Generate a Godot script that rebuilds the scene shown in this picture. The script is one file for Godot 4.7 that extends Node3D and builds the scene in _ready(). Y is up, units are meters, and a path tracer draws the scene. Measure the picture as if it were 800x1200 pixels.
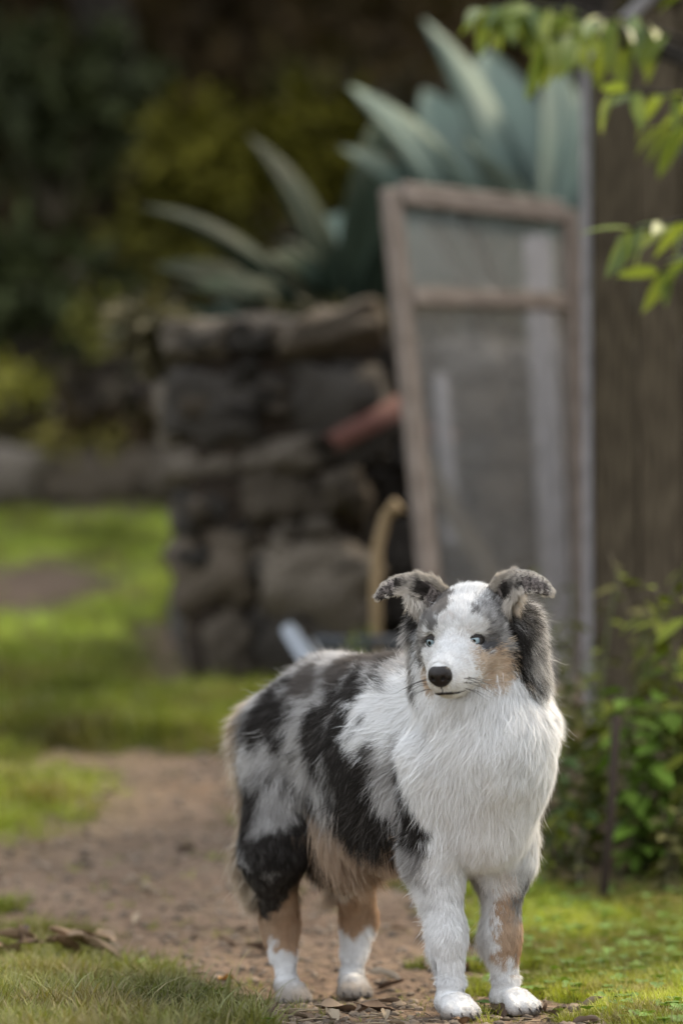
extends Node3D
# A merle herding dog on a garden path, in front of a dry stone wall with agaves, a screen door and a shed.

var rng := RandomNumberGenerator.new()
var names := {}
var coarse := FastNoiseLite.new()
var fine := FastNoiseLite.new()
var M := {}
const DOG_AT := Vector3(0.13, 0, -0.18)


func _ready() -> void:
	rng.seed = 20
	coarse.seed = 4
	coarse.frequency = 1.0
	coarse.fractal_octaves = 3
	fine.seed = 11
	fine.frequency = 1.0
	fine.fractal_octaves = 2
	# camera, sky, sun, exposure
	var cam := Camera3D.new()
	cam.name = "camera"
	var lens := CameraAttributesPhysical.new()
	lens.frustum_focal_length = 74.3
	lens.frustum_near = 0.1
	lens.frustum_far = 300.0
	lens.frustum_focus_distance = 4.96
	lens.exposure_aperture = 1.2
	cam.attributes = lens
	add_child(cam)
	cam.position = Vector3(0, 0.5, 5)
	cam.rotation.x = atan(218.0 / 3715.0)
	cam.current = true
	var sky_material := ProceduralSkyMaterial.new()
	sky_material.sky_top_color = Color(0.7, 0.725, 0.76)
	sky_material.sky_horizon_color = Color(0.75, 0.755, 0.76)
	sky_material.sky_curve = 0.3
	sky_material.ground_bottom_color = Color(0.12, 0.11, 0.09)
	sky_material.ground_horizon_color = Color(0.2, 0.19, 0.17)
	sky_material.sun_angle_max = 1.0
	sky_material.energy_multiplier = 0.8
	var e := Environment.new()
	e.background_mode = Environment.BG_SKY
	e.sky = Sky.new()
	e.sky.sky_material = sky_material
	e.background_energy_multiplier = 1.0
	e.tonemap_mode = Environment.TONE_MAPPER_LINEAR
	e.tonemap_exposure = 4.4
	e.sdfgi_enabled = true
	e.ssao_enabled = true
	e.ssil_enabled = true
	var world := WorldEnvironment.new()
	world.name = "world"
	world.environment = e
	add_child(world)
	var sun := DirectionalLight3D.new()
	sun.name = "sun"
	sun.light_color = Color(1, 0.93, 0.82)
	sun.light_energy = 0.5
	sun.light_angular_distance = 14.0
	sun.shadow_enabled = true
	add_child(sun)
	sun.look_at_from_position(Vector3(1.8, 2.2, -1.4), Vector3.ZERO)

	materials()
	ground()
	walls()
	hillside_plants()
	agaves()
	screen_door()
	shed()
	leaning_things()
	fruit_tree()
	weeds()
	grass()
	litter()
	dog()


# ---------------------------------------------------------------- naming
func numbered(called: String) -> String:
	var n: int = names.get(called, 0)
	names[called] = n + 1
	return called if n == 0 else "%s_%03d" % [called, n]


func tag(o: Node3D, label: String, category := "", group := "", kind := "") -> Node3D:
	if label: o.set_meta("label", label)
	if category: o.set_meta("category", category)
	if group: o.set_meta("group", group)
	if kind: o.set_meta("kind", kind)
	return o


func thing(called: String, at: Vector3, label: String, category: String, group := "", turn := 0.0) -> Node3D:
	var o := Node3D.new()
	o.name = numbered(called)
	add_child(o)
	o.position = at
	o.rotation.y = turn
	tag(o, label, category, group)
	return o


func put(called: String, mesh: Mesh, material: Material, parent: Node3D, xf := Transform3D()) -> MeshInstance3D:
	var o := MeshInstance3D.new()
	o.name = numbered(called) if parent == self else called
	o.mesh = mesh
	o.material_override = material
	parent.add_child(o, true)
	o.transform = xf
	return o


func scatter(called: String, mesh: Mesh, material: Material, buffer: PackedFloat32Array, parent: Node3D) -> MultiMeshInstance3D:
	var mm := MultiMesh.new()
	mm.transform_format = MultiMesh.TRANSFORM_3D
	mm.use_colors = true
	mm.mesh = mesh
	mm.instance_count = buffer.size() / 16
	mm.buffer = buffer
	var o := MultiMeshInstance3D.new()
	o.name = numbered(called) if parent == self else called
	o.multimesh = mm
	o.material_override = material
	parent.add_child(o, true)
	o.set_meta("kind", "stuff")
	return o


func store(buf: PackedFloat32Array, x: Vector3, y: Vector3, z: Vector3, o: Vector3, c: Color) -> void:
	buf.append_array(PackedFloat32Array([x.x, y.x, z.x, o.x, x.y, y.y, z.y, o.y, x.z, y.z, z.z, o.z, c.r, c.g, c.b, 1.0]))


# ---------------------------------------------------------------- materials
func mat(called: String, color: Color, rough := 0.85, tinted := false) -> StandardMaterial3D:
	var m := StandardMaterial3D.new()
	m.resource_name = called
	m.albedo_color = color.linear_to_srgb()
	m.roughness = rough
	m.vertex_color_use_as_albedo = tinted
	m.metallic_specular = 0.35
	M[called] = m
	return m


func noise_texture(frequency: float, octaves: int, from: Color, to: Color, seed_ := 1, type := FastNoiseLite.TYPE_SIMPLEX_SMOOTH) -> NoiseTexture2D:
	var n := FastNoiseLite.new()
	n.seed = seed_
	n.noise_type = type
	n.frequency = frequency
	n.fractal_octaves = octaves
	var t := NoiseTexture2D.new()
	t.width = 512
	t.height = 512
	t.seamless = true
	t.noise = n
	var g := Gradient.new()
	g.set_color(0, from)
	g.set_color(1, to)
	t.color_ramp = g
	return t


func relief(m: StandardMaterial3D, color_texture: Texture2D, height: Texture2D, scale: Vector3, depth: float) -> void:
	m.uv1_triplanar = true
	m.uv1_scale = scale
	if color_texture: m.albedo_texture = color_texture
	if height:
		m.heightmap_enabled = true
		m.heightmap_texture = height
		m.heightmap_scale = depth


func materials() -> void:
	var grey := noise_texture(0.012, 5, Color(0.45, 0.45, 0.45), Color(1, 1, 1), 3)
	var bump := noise_texture(0.02, 5, Color.BLACK, Color.WHITE, 9)
	var m := mat("soil", Color(1, 1, 1), 0.95, true)
	relief(m, noise_texture(0.02, 5, Color(0.7, 0.7, 0.7), Color(1, 1, 1), 5), bump, Vector3(2.3, 2.3, 2.3), 1.2)
	m.uv1_world_triplanar = true
	for k in 6:
		var tones := [Color(0.2, 0.16, 0.118), Color(0.125, 0.108, 0.092), Color(0.2, 0.185, 0.17), Color(0.26, 0.205, 0.15), Color(0.085, 0.07, 0.056), Color(0.36, 0.3, 0.235)]
		m = mat("stone_%d" % k, tones[k], 0.85)
		relief(m, grey, bump, Vector3(3, 3, 3), 1.5)
	for k in 4:
		var tones := [Color(0.115, 0.092, 0.06), Color(0.098, 0.079, 0.052), Color(0.135, 0.108, 0.072), Color(0.086, 0.07, 0.047)]
		m = mat("board_%d" % k, tones[k], 0.9)
		relief(m, noise_texture(0.02, 4, Color(0.5, 0.48, 0.46), Color(1, 1, 1), 20), bump, Vector3(9, 0.7, 9), 0.4)
	m = mat("door_wood", Color(0.28, 0.235, 0.21), 0.85)
	relief(m, noise_texture(0.02, 4, Color(0.6, 0.58, 0.55), Color(1, 1, 1), 21), bump, Vector3(6, 1, 6), 0.3)
	m = mat("pale_wood", Color(0.36, 0.34, 0.35), 0.85)
	relief(m, noise_texture(0.02, 4, Color(0.6, 0.6, 0.6), Color(1, 1, 1), 22), bump, Vector3(6, 1, 6), 0.3)
	m = mat("wire", Color(0.36, 0.35, 0.34), 0.5)
	m = mat("bank_earth", Color(0.06, 0.043, 0.03), 0.95)
	relief(m, grey, bump, Vector3(3, 3, 3), 1.5)
	m = mat("agave", Color(1, 1, 1), 0.72, true)
	m.metallic_specular = 0.25
	m = mat("bark", Color(0.06, 0.05, 0.04), 0.95)
	relief(m, grey, bump, Vector3(4, 1.5, 4), 2.0)
	m = mat("leaf", Color(1, 1, 1), 0.75, true)
	m.metallic_specular = 0.22
	m.backlight_enabled = true
	m.backlight = Color(0.5, 0.55, 0.3)
	m = mat("glossy_leaf", Color(1, 1, 1), 0.32, true)
	m.metallic_specular = 0.5
	m.backlight_enabled = true
	m.backlight = Color(0.6, 0.62, 0.25)
	m = mat("grass", Color(1, 1, 1), 0.6, true)
	m.backlight_enabled = true
	m.backlight = Color(0.7, 0.75, 0.35)
	m = mat("dry", Color(1, 1, 1), 0.8, true)
	m = mat("stem", Color(0.09, 0.075, 0.05), 0.8)
	m = mat("green_stem", Color(0.09, 0.11, 0.04), 0.7)
	m = mat("rust", Color(0.03, 0.02, 0.015), 0.9)
	m = mat("clay", Color(0.1, 0.043, 0.034), 0.85)
	m = mat("tan_wood", Color(0.2, 0.14, 0.075), 0.7)
	m = mat("grey_paint", Color(0.26, 0.28, 0.31), 0.5)
	m = mat("dark_rubber", Color(0.06, 0.065, 0.075), 0.6)
	m = mat("fur", Color(1, 1, 1), 0.7, true)
	m.metallic_specular = 0.22
	m.backlight_enabled = true
	m.backlight = Color(0.6, 0.6, 0.6)
	m = mat("skin", Color(1, 1, 1), 0.8, true)
	m = mat("nose", Color(0.018, 0.014, 0.013), 0.42)
	relief(m, null, noise_texture(0.06, 2, Color.BLACK, Color.WHITE, 31, FastNoiseLite.TYPE_CELLULAR), Vector3(14, 14, 14), 0.06)
	m = mat("lip", Color(0.02, 0.016, 0.015), 0.5)
	m = mat("eye_white", Color(0.05, 0.045, 0.042), 0.15)
	m = mat("iris", Color(1, 1, 1), 0.2, true)
	m.clearcoat_enabled = true
	m.clearcoat = 1.0
	m.clearcoat_roughness = 0.03
	m = mat("pupil", Color(0.004, 0.004, 0.005), 0.1)
	m = mat("claw", Color(0.05, 0.042, 0.04), 0.4)


# ---------------------------------------------------------------- small shapes
func tube(st: SurfaceTool, points: Array, radii: Array, sides := 6, tint := Color.WHITE, group := 0) -> void:
	var rings := []
	var side := Vector3.ZERO
	for i in points.size():
		var along: Vector3 = (points[mini(i + 1, points.size() - 1)] - points[maxi(i - 1, 0)]).normalized()
		if side == Vector3.ZERO:
			side = along.cross(Vector3.UP if absf(along.y) < 0.9 else Vector3.RIGHT).normalized()
		side = (side - along * side.dot(along)).normalized()
		var up := side.cross(along)
		var ring := []
		for k in sides:
			var a := TAU * k / sides
			ring.append(points[i] + (side * cos(a) + up * sin(a)) * radii[i])
		rings.append(ring)
	st.set_smooth_group(group)
	for i in points.size() - 1:
		for k in sides:
			var l := (k + 1) % sides
			quad(st, rings[i][k], rings[i + 1][k], rings[i + 1][l], rings[i][l], tint)
	for k in range(1, sides - 1):
		tri(st, rings[0][0], rings[0][k], rings[0][k + 1], tint)
		var last: Array = rings[-1]
		tri(st, last[0], last[k + 1], last[k], tint)


func tri(st: SurfaceTool, a: Vector3, b: Vector3, c: Vector3, tint := Color.WHITE) -> void:
	for p in [a, b, c]:
		st.set_color(tint)
		st.add_vertex(p)


func quad(st: SurfaceTool, a: Vector3, b: Vector3, c: Vector3, d: Vector3, tint := Color.WHITE) -> void:
	tri(st, a, b, c, tint)
	tri(st, a, c, d, tint)


func begin() -> SurfaceTool:
	var st := SurfaceTool.new()
	st.begin(Mesh.PRIMITIVE_TRIANGLES)
	return st


func finish(st: SurfaceTool) -> ArrayMesh:
	st.generate_normals()
	return st.commit()


func box_mesh(size: Vector3, bevel := 0.004, bend := 0.0) -> ArrayMesh:  # a chamfered plank, a little crooked if bend
	var st := begin()
	st.set_smooth_group(-1)
	var h := size / 2
	var b := minf(bevel, minf(h.x, minf(h.y, h.z)) * 0.6)
	var q := []
	for s in [-1, 1]:  # eight-cornered outline in x and z, at four heights
		pass
	var outline := [Vector2(h.x - b, -h.z), Vector2(h.x, -h.z + b), Vector2(h.x, h.z - b), Vector2(h.x - b, h.z), Vector2(-h.x + b, h.z), Vector2(-h.x, h.z - b), Vector2(-h.x, -h.z + b), Vector2(-h.x + b, -h.z)]
	for level in [[-h.y, 1.0], [-h.y + b, 0.0], [0.0, 0.0], [h.y - b, 0.0], [h.y, 1.0]]:
		var ring := []
		for p in outline:
			var v := Vector3(p.x - signf(p.x) * b * level[1], level[0], p.y - signf(p.y) * b * level[1])
			v.z += bend * (1.0 - pow(level[0] / h.y, 2.0))
			ring.append(v)
		q.append(ring)
	for i in 4:
		for k in 8:
			var l := (k + 1) % 8
			quad(st, q[i][k], q[i][l], q[i + 1][l], q[i + 1][k])
	for k in range(1, 7):
		tri(st, q[0][0], q[0][k + 1], q[0][k])
		tri(st, q[4][0], q[4][k], q[4][k + 1])
	return finish(st)


func stone_mesh(size: Vector3, seed_: int, rough := 0.42) -> ArrayMesh:  # a rounded, uneven block
	var st := begin()
	st.set_smooth_group(0)
	var n := 6
	for face in 6:
		var axis := face / 2
		var s := -1.0 if face % 2 else 1.0
		for i in n:
			for j in n:
				var c := []
				for o in [[0, 0], [1, 0], [1, 1], [0, 1]]:
					var v := Vector3()
					v[axis] = s
					v[(axis + 1) % 3] = 2.0 * (i + o[0]) / n - 1.0
					v[(axis + 2) % 3] = 2.0 * (j + o[1]) / n - 1.0
					var r := v / pow(pow(absf(v.x), 3.6) + pow(absf(v.y), 3.6) + pow(absf(v.z), 3.6), 1.0 / 3.6)
					r *= 1.0 + rough * coarse.get_noise_3d(r.x * 1.1 + seed_ * 7.3, r.y * 1.1, r.z * 1.1) + rough * 0.4 * fine.get_noise_3d(r.x * 3 + seed_, r.y * 3, r.z * 3)
					c.append(r * size * 0.5)
				if s > 0: quad(st, c[0], c[3], c[2], c[1])
				else: quad(st, c[0], c[1], c[2], c[3])
	return finish(st)


func leaf_mesh(length: float, width: float, fold := 0.25, droop := 0.3, steps := 4, tint := Color.WHITE) -> ArrayMesh:  # grows along +z, face up
	var st := begin()
	st.set_smooth_group(0)
	leaf_into(st, Transform3D(), length, width, fold, droop, steps, tint)
	return finish(st)


func leaf_into(st: SurfaceTool, xf: Transform3D, length: float, width: float, fold: float, droop: float, steps: int, tint: Color) -> void:
	var rows := []
	for i in steps + 1:
		var t := float(i) / steps
		var w := width * 0.5 * pow(sin(PI * clampf(0.04 + 0.96 * pow(t, 0.8), 0, 1)), 0.8)
		var y := -droop * length * t * t
		rows.append([xf * Vector3(-w, y + w * fold, t * length), xf * Vector3(0, y, t * length), xf * Vector3(w, y + w * fold, t * length)])
	for i in steps:
		for s in 2:
			quad(st, rows[i][s], rows[i + 1][s], rows[i + 1][s + 1], rows[i][s + 1], tint)


func facing(dir: Vector3, roll := 0.0) -> Basis:  # +z along dir
	var z := dir.normalized()
	var x := (Vector3.UP if absf(z.y) < 0.97 else Vector3.RIGHT).cross(z).normalized()
	return Basis(x, z.cross(x), z).rotated(z, roll)


func any_dir() -> Vector3:
	var y := rng.randf_range(-1, 1)
	var a := rng.randf() * TAU
	return Vector3(cos(a) * sqrt(1 - y * y), y, sin(a) * sqrt(1 - y * y))


# ---------------------------------------------------------------- the setting
func ramp(t: float, soft: float) -> float:
	return (t + sqrt(t * t + soft)) * 0.5


func land(x: float, z: float) -> float:
	var d := 5.0 - z
	var h := 0.19 * ramp(d - 6.0, 0.3) - 0.035 * ramp(d - 9.2, 0.3) - 0.013
	h -= 0.008 + 0.026 * exp(-(pow(x + 0.05, 2) + pow(z + 0.42, 2)) / 0.03)
	var up := smoothstep(9.36, 9.46, d) * smoothstep(-0.44, -0.34, x)
	if up > 0.0:
		h = lerpf(h, maxf(h, 1.5 + 0.07 * (d - 9.4)), up)
	h += 0.6 * ramp(minf(d, 60.0) - 14.6, 0.4) * (1.0 - 0.35 * smoothstep(25, 60, d))
	h += 0.012 * coarse.get_noise_2d(x * 2.2, z * 2.2) * smoothstep(0.35, 1.2, Vector2(x - 0.1, z + 0.2).length()) * clampf(d / 6.0, 1, 4)
	return h


func dirt(x: float, z: float) -> float:  # 1 on the bare path, 0 in the grass
	var d := 5.0 - z
	var middle: float
	var half: float
	if d < 5.5:
		middle = lerpf(0.13, 0.0, clampf((d - 4.6) / 0.9, 0, 1)); half = 0.27
	elif d < 6.1:
		middle = lerpf(0.0, -0.2, (d - 5.5) / 0.6); half = lerpf(0.27, 0.4, (d - 5.5) / 0.6)
	else:
		middle = lerpf(-0.22, -0.55, clampf((d - 6.1) / 1.1, 0, 1)); half = lerpf(0.5, 0.3, clampf((d - 6.2) / 1.8, 0, 1))
	var n := coarse.get_noise_2d(x * 3.0 + 5.0, z * 3.0) * 0.2 + fine.get_noise_2d(x * 9.0, z * 9.0) * 0.1
	var m := 1.0 - smoothstep(half - 0.05, half + 0.06, absf(x - middle) + n)
	if d < 6.0 and x < 0.1: m = maxf(m, smoothstep(0.06, 0.2, coarse.get_noise_2d(x * 9.0 + 3.0, z * 6.0) + 0.25 * fine.get_noise_2d(x * 25.0, z * 25.0) - 0.5 * clampf(-x - 0.2, 0, 1)) * 0.9)
	m *= 1.0 - smoothstep(7.75, 8.1, d + n)
	m *= 1.0 - 0.9 * exp(-(pow((x + 0.78) / 0.24, 2) + pow((d - 7.4) / 0.4, 2)))
	m *= 1.0 - 0.8 * exp(-(pow((x + 0.6) / 0.12, 2) + pow((d - 5.95) / 0.12, 2)))
	m = maxf(m, exp(-(pow((x + 1.1) / 0.35, 2) + pow((d - 11.0) / 0.8, 2))) * 1.2)
	m = maxf(m, 0.9 * exp(-(pow((x + 0.5) / 0.16, 2) + pow((d - 9.6) / 0.7, 2))))
	m = maxf(m, smoothstep(13.2, 14.0, d))
	m = maxf(m, smoothstep(9.3, 9.5, d) * smoothstep(-0.5, -0.4, x))
	m = maxf(m, smoothstep(6.25, 6.9, d) * smoothstep(0.28, 0.5, x))
	return clampf(m, 0, 1)


func steps_out(from: float, to: float, step: float, grow: float, ends: Array) -> Array:
	var a := []
	var v := from
	while v < to:
		a.append(v)
		v += step
	var s := step
	var lo: Array = []
	v = from
	while v > ends[0]:
		s *= grow
		v -= s
		lo.push_front(v)
	s = step
	v = a[-1]
	while v < ends[1]:
		s *= grow
		v += s
		a.append(v)
	return lo + a


func ground() -> void:
	var xs := steps_out(-0.8, 0.8, 0.016, 1.06, [-60.0, 60.0])
	var ds := steps_out(4.5, 6.6, 0.016, 1.035, [-20.0, 90.0])
	var v := PackedVector3Array()
	var c := PackedColorArray()
	var idx := PackedInt32Array()
	for d in ds:
		for x in xs:
			var z: float = 5.0 - d
			var y := land(x, z)
			var bare := dirt(x, z)
			if d < 8.0 and absf(x) < 1.2:
				y += (0.006 * absf(fine.get_noise_2d(x * 26.0, z * 26.0)) + 0.004 * fine.get_noise_2d(x * 60.0, z * 60.0)) * (0.35 + 0.65 * bare)
			v.append(Vector3(x, y, z))
			var n := 0.5 + 0.5 * coarse.get_noise_2d(x * 4.0, z * 4.0)
			var soil := Color(0.135, 0.086, 0.055).lerp(Color(0.25, 0.175, 0.12), n)
			var under := Color(0.11, 0.11, 0.03).lerp(Color(0.13, 0.11, 0.05), n)
			var col := under.lerp(soil, bare)
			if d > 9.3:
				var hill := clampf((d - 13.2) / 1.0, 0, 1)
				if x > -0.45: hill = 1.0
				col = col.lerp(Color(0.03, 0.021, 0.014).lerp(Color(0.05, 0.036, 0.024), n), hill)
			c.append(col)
	var w := xs.size()
	for j in ds.size() - 1:
		for i in w - 1:
			var o := j * w + i
			idx.append_array(PackedInt32Array([o, o + w, o + 1, o + 1, o + w, o + w + 1]))
	var arrays := []
	arrays.resize(Mesh.ARRAY_MAX)
	arrays[Mesh.ARRAY_VERTEX] = v
	arrays[Mesh.ARRAY_COLOR] = c
	arrays[Mesh.ARRAY_INDEX] = idx
	var raw := ArrayMesh.new()
	raw.add_surface_from_arrays(Mesh.PRIMITIVE_TRIANGLES, arrays)
	var st := SurfaceTool.new()
	st.create_from(raw, 0)
	st.generate_normals()
	var mesh := st.commit()
	tag(put("ground", mesh, M.soil, self), "sloping garden ground with a bare earth path and dark hillside", "", "", "structure")


func lay_course(owner: Node3D, from: Vector3, along: Vector3, length: float, height: float, depth: float, mean: Vector2, meshes: Array, jut := 0.03, tones := [0, 1, 2, 3, 4]) -> void:
	var y := 0.0
	while y < height - 0.02:
		var ch := minf(mean.y * rng.randf_range(0.75, 1.3), height - y)
		if height - y - ch < mean.y * 0.5: ch = height - y
		var x := -rng.randf() * mean.x * 0.4
		while x < length:
			var w := mean.x * rng.randf_range(0.6, 1.45)
			if x + w > length: w = maxf(length - x, mean.x * 0.4)
			var b := Basis(along, Vector3.UP, along.cross(Vector3.UP))
			b = b.rotated(b.z, rng.randf_range(-0.06, 0.06)) * Basis(Vector3.UP, rng.randf_range(-0.12, 0.12))
			var o := from + along * (x + w * 0.5) + Vector3.UP * (y + ch * 0.5) + along.cross(Vector3.UP) * rng.randf_range(-jut, jut)
			put("stone", meshes[rng.randi() % meshes.size()], M["stone_%d" % (tones[rng.randi() % tones.size()])], owner, Transform3D(b.scaled_local(Vector3(w * 1.12, ch * 1.12, depth)), o))
			x += w
		y += ch


func walls() -> void:
	var meshes := []
	for k in 7:
		meshes.append(stone_mesh(Vector3.ONE, k))
	var base := land(-0.25, -4.0)
	var p := thing("stone_pillar", Vector3(-0.215, base - 0.05, -4.0), "dark dry stone pillar of rough grey and brown blocks beside the lawn", "stone pillar")
	# uneven courses, wider at the top than at the foot
	var y := 0.02
	var row := 0
	while y < 1.06:
		var ch := rng.randf_range(0.1, 0.24)
		var grow := clampf(y / 0.7, 0, 1)
		var x := lerpf(-0.2, -0.27, grow)
		var end := lerpf(0.22, 0.31, grow)
		while x < end - 0.03:
			var width := minf(rng.randf_range(0.1, 0.32), end - x + 0.03)
			for back in 2:
				var sz := Vector3(width * rng.randf_range(1.0, 1.25), ch * rng.randf_range(0.85, 1.35), rng.randf_range(0.2, 0.36))
				var tilt := Basis(Vector3.UP, rng.randf_range(-0.5, 0.5)).rotated(Vector3.FORWARD, rng.randf_range(-0.3, 0.3)).rotated(Vector3.RIGHT, rng.randf_range(-0.25, 0.25))
				put("stone", meshes[rng.randi() % 7], M["stone_%d" % [3, 1, 2, 0, 5, 1, 0, 4][rng.randi() % 8]], p, Transform3D(tilt.scaled_local(sz), Vector3(x + width / 2, y + ch / 2 + rng.randf_range(-0.02, 0.02), rng.randf_range(-0.06, 0.04) - back * 0.24)))
			x += width
		y += ch
		row += 1
	for k in 26:
		var sz := Vector3(rng.randf_range(0.04, 0.11), rng.randf_range(0.03, 0.07), rng.randf_range(0.05, 0.1))
		put("stone", meshes[rng.randi() % 7], M["stone_%d" % (rng.randi() % 6)], p, Transform3D(Basis(any_dir(), rng.randf_range(0, 0.6)).scaled_local(sz), Vector3(rng.randf_range(-0.24, 0.26), rng.randf_range(0.05, 1.0), rng.randf_range(0.07, 0.12))))
	put("rubble_core", box_mesh(Vector3(0.46, 1.04, 0.36), 0.03), M.bank_earth, p, Transform3D(Basis(), Vector3(0.01, 0.52, -0.1)))
	var w := thing("retaining_wall", Vector3(0.0, base - 0.05, -4.42), "low retaining wall of rough stones behind the screen door", "stone wall")
	lay_course(w, Vector3(0.0, 0, 0), Vector3.RIGHT, 1.7, 1.04, 0.3, Vector2(0.24, 0.15), meshes)
	put("rubble_core", box_mesh(Vector3(1.7, 1.0, 0.16), 0.02), M.stone_4, w, Transform3D(Basis(), Vector3(0.85, 0.5, -0.03)))
	var r := thing("stone_wall", Vector3(-0.36, base - 0.1, -4.45), "dry stone side wall running back from the pillar towards the hillside", "stone wall")
	lay_course(r, Vector3(0, 0, 0), Vector3.FORWARD, 4.2, 1.06, 0.28, Vector2(0.36, 0.2), meshes)
	put("rubble_core", box_mesh(Vector3(0.14, 1.04, 4.2), 0.02), M.stone_4, r, Transform3D(Basis(), Vector3(0, 0.52, -2.1)))
	var f := thing("stone_kerb_wall", Vector3(-3.2, land(-1.4, -8.3) - 0.1, -8.3), "low weathered stone wall along the far edge of the lawn", "stone wall")
	lay_course(f, Vector3.ZERO, Vector3.RIGHT, 2.75, 0.36, 0.3, Vector2(0.3, 0.17), meshes, 0.03, [0, 3, 3, 5])


# ---------------------------------------------------------------- foliage
func leaf_cloud(buf: PackedFloat32Array, center: Vector3, radius: Vector3, count: int, size: float, tint: Color, hang := 0.3) -> void:
	for i in count:
		var dir := any_dir()
		var p := center + dir * radius * pow(rng.randf(), 0.4)
		var b := facing((dir + any_dir() * 0.9 + Vector3.DOWN * hang), rng.randf_range(-0.8, 0.8))
		var s := size * rng.randf_range(0.6, 1.35)
		var v := rng.randf_range(0.65, 1.4)
		store(buf, b.x * s, b.y * s, b.z * s, p, Color(tint.r * v, tint.g * v, tint.b * v * rng.randf_range(0.8, 1.2)))


func sprig_mesh() -> ArrayMesh:
	var st := begin()
	st.set_smooth_group(-1)
	for i in 7:
		var a := i * 2.4
		var xf := Transform3D(facing(Vector3(cos(a) * 0.8, 0.15 + 0.3 * sin(i * 1.7), 0.35 + sin(a) * 0.8), sin(i * 3.0)), Vector3(0, 0, i * 0.12))
		leaf_into(st, xf, 0.55, 0.26, 0.2, 0.25, 3, Color(1, 1, 1).darkened(0.12 * (i % 3)))
	return finish(st)


func limb_path(from: Vector3, to: Vector3, bend: float, n := 6) -> Array:
	var side := (to - from).cross(any_dir()).normalized() * bend
	var a := []
	for i in n:
		var t := float(i) / (n - 1)
		a.append(from.lerp(to, t) + side * sin(PI * t) + any_dir() * bend * 0.12 * sin(PI * t))
	return a


func tapered(r0: float, r1: float, n: int) -> Array:
	var a := []
	for i in n:
		a.append(lerpf(r0, r1, float(i) / (n - 1)))
	return a


func hill_tree(x: float, d: float, height: float, crown: Vector3, tint: Color, label: String, sprig: Mesh) -> void:
	var z := 5.0 - d
	var y := land(x, z) - 0.15
	var t := thing("hill_tree", Vector3(x, y, z), label, "tree", "trees on the hillside")
	var st := begin()
	var top := Vector3(rng.randf_range(-0.4, 0.4), height * 0.72, rng.randf_range(-0.2, 0.5))
	tube(st, limb_path(Vector3.ZERO, top, 0.25, 8), tapered(0.17, 0.07, 8), 8)
	put("trunk", finish(st), M.bark, t)
	var buf := PackedFloat32Array()
	for k in 6:
		var st2 := begin()
		var from := top * rng.randf_range(0.5, 0.95)
		var a := TAU * k / 6 + rng.randf()
		var to := top + Vector3(cos(a) * crown.x * 0.7, crown.y * rng.randf_range(-0.2, 0.6), sin(a) * crown.z * 0.7)
		tube(st2, limb_path(from, to, 0.15), tapered(0.06, 0.015, 6), 6)
		put("limb", finish(st2), M.bark, t)
		leaf_cloud(buf, to, crown * rng.randf_range(0.4, 0.6), 260, 0.3, tint)
	leaf_cloud(buf, top + Vector3(0, crown.y * 0.3, 0), crown * 0.85, 500, 0.3, tint)
	scatter("leaves", sprig, M.leaf, buf, t)


func shrub(called: String, at: Vector3, radius: Vector3, count: int, size: float, tint: Color, label: String, sprig: Mesh, group := "") -> void:
	var t := thing(called, at, label, "shrub", group)
	var buf := PackedFloat32Array()
	for k in 5:
		var st := begin()
		var to := Vector3(rng.randf_range(-0.7, 0.7) * radius.x, radius.y * rng.randf_range(0.9, 1.7), rng.randf_range(-0.7, 0.7) * radius.z)
		tube(st, limb_path(Vector3.ZERO, to, 0.06), tapered(0.014, 0.005, 6), 5)
		put("stem", finish(st), M.stem, t)
		leaf_cloud(buf, to, radius * rng.randf_range(0.4, 0.65), count / 5, size, tint)
	scatter("leaves", sprig, M.leaf, buf, t)


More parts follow.
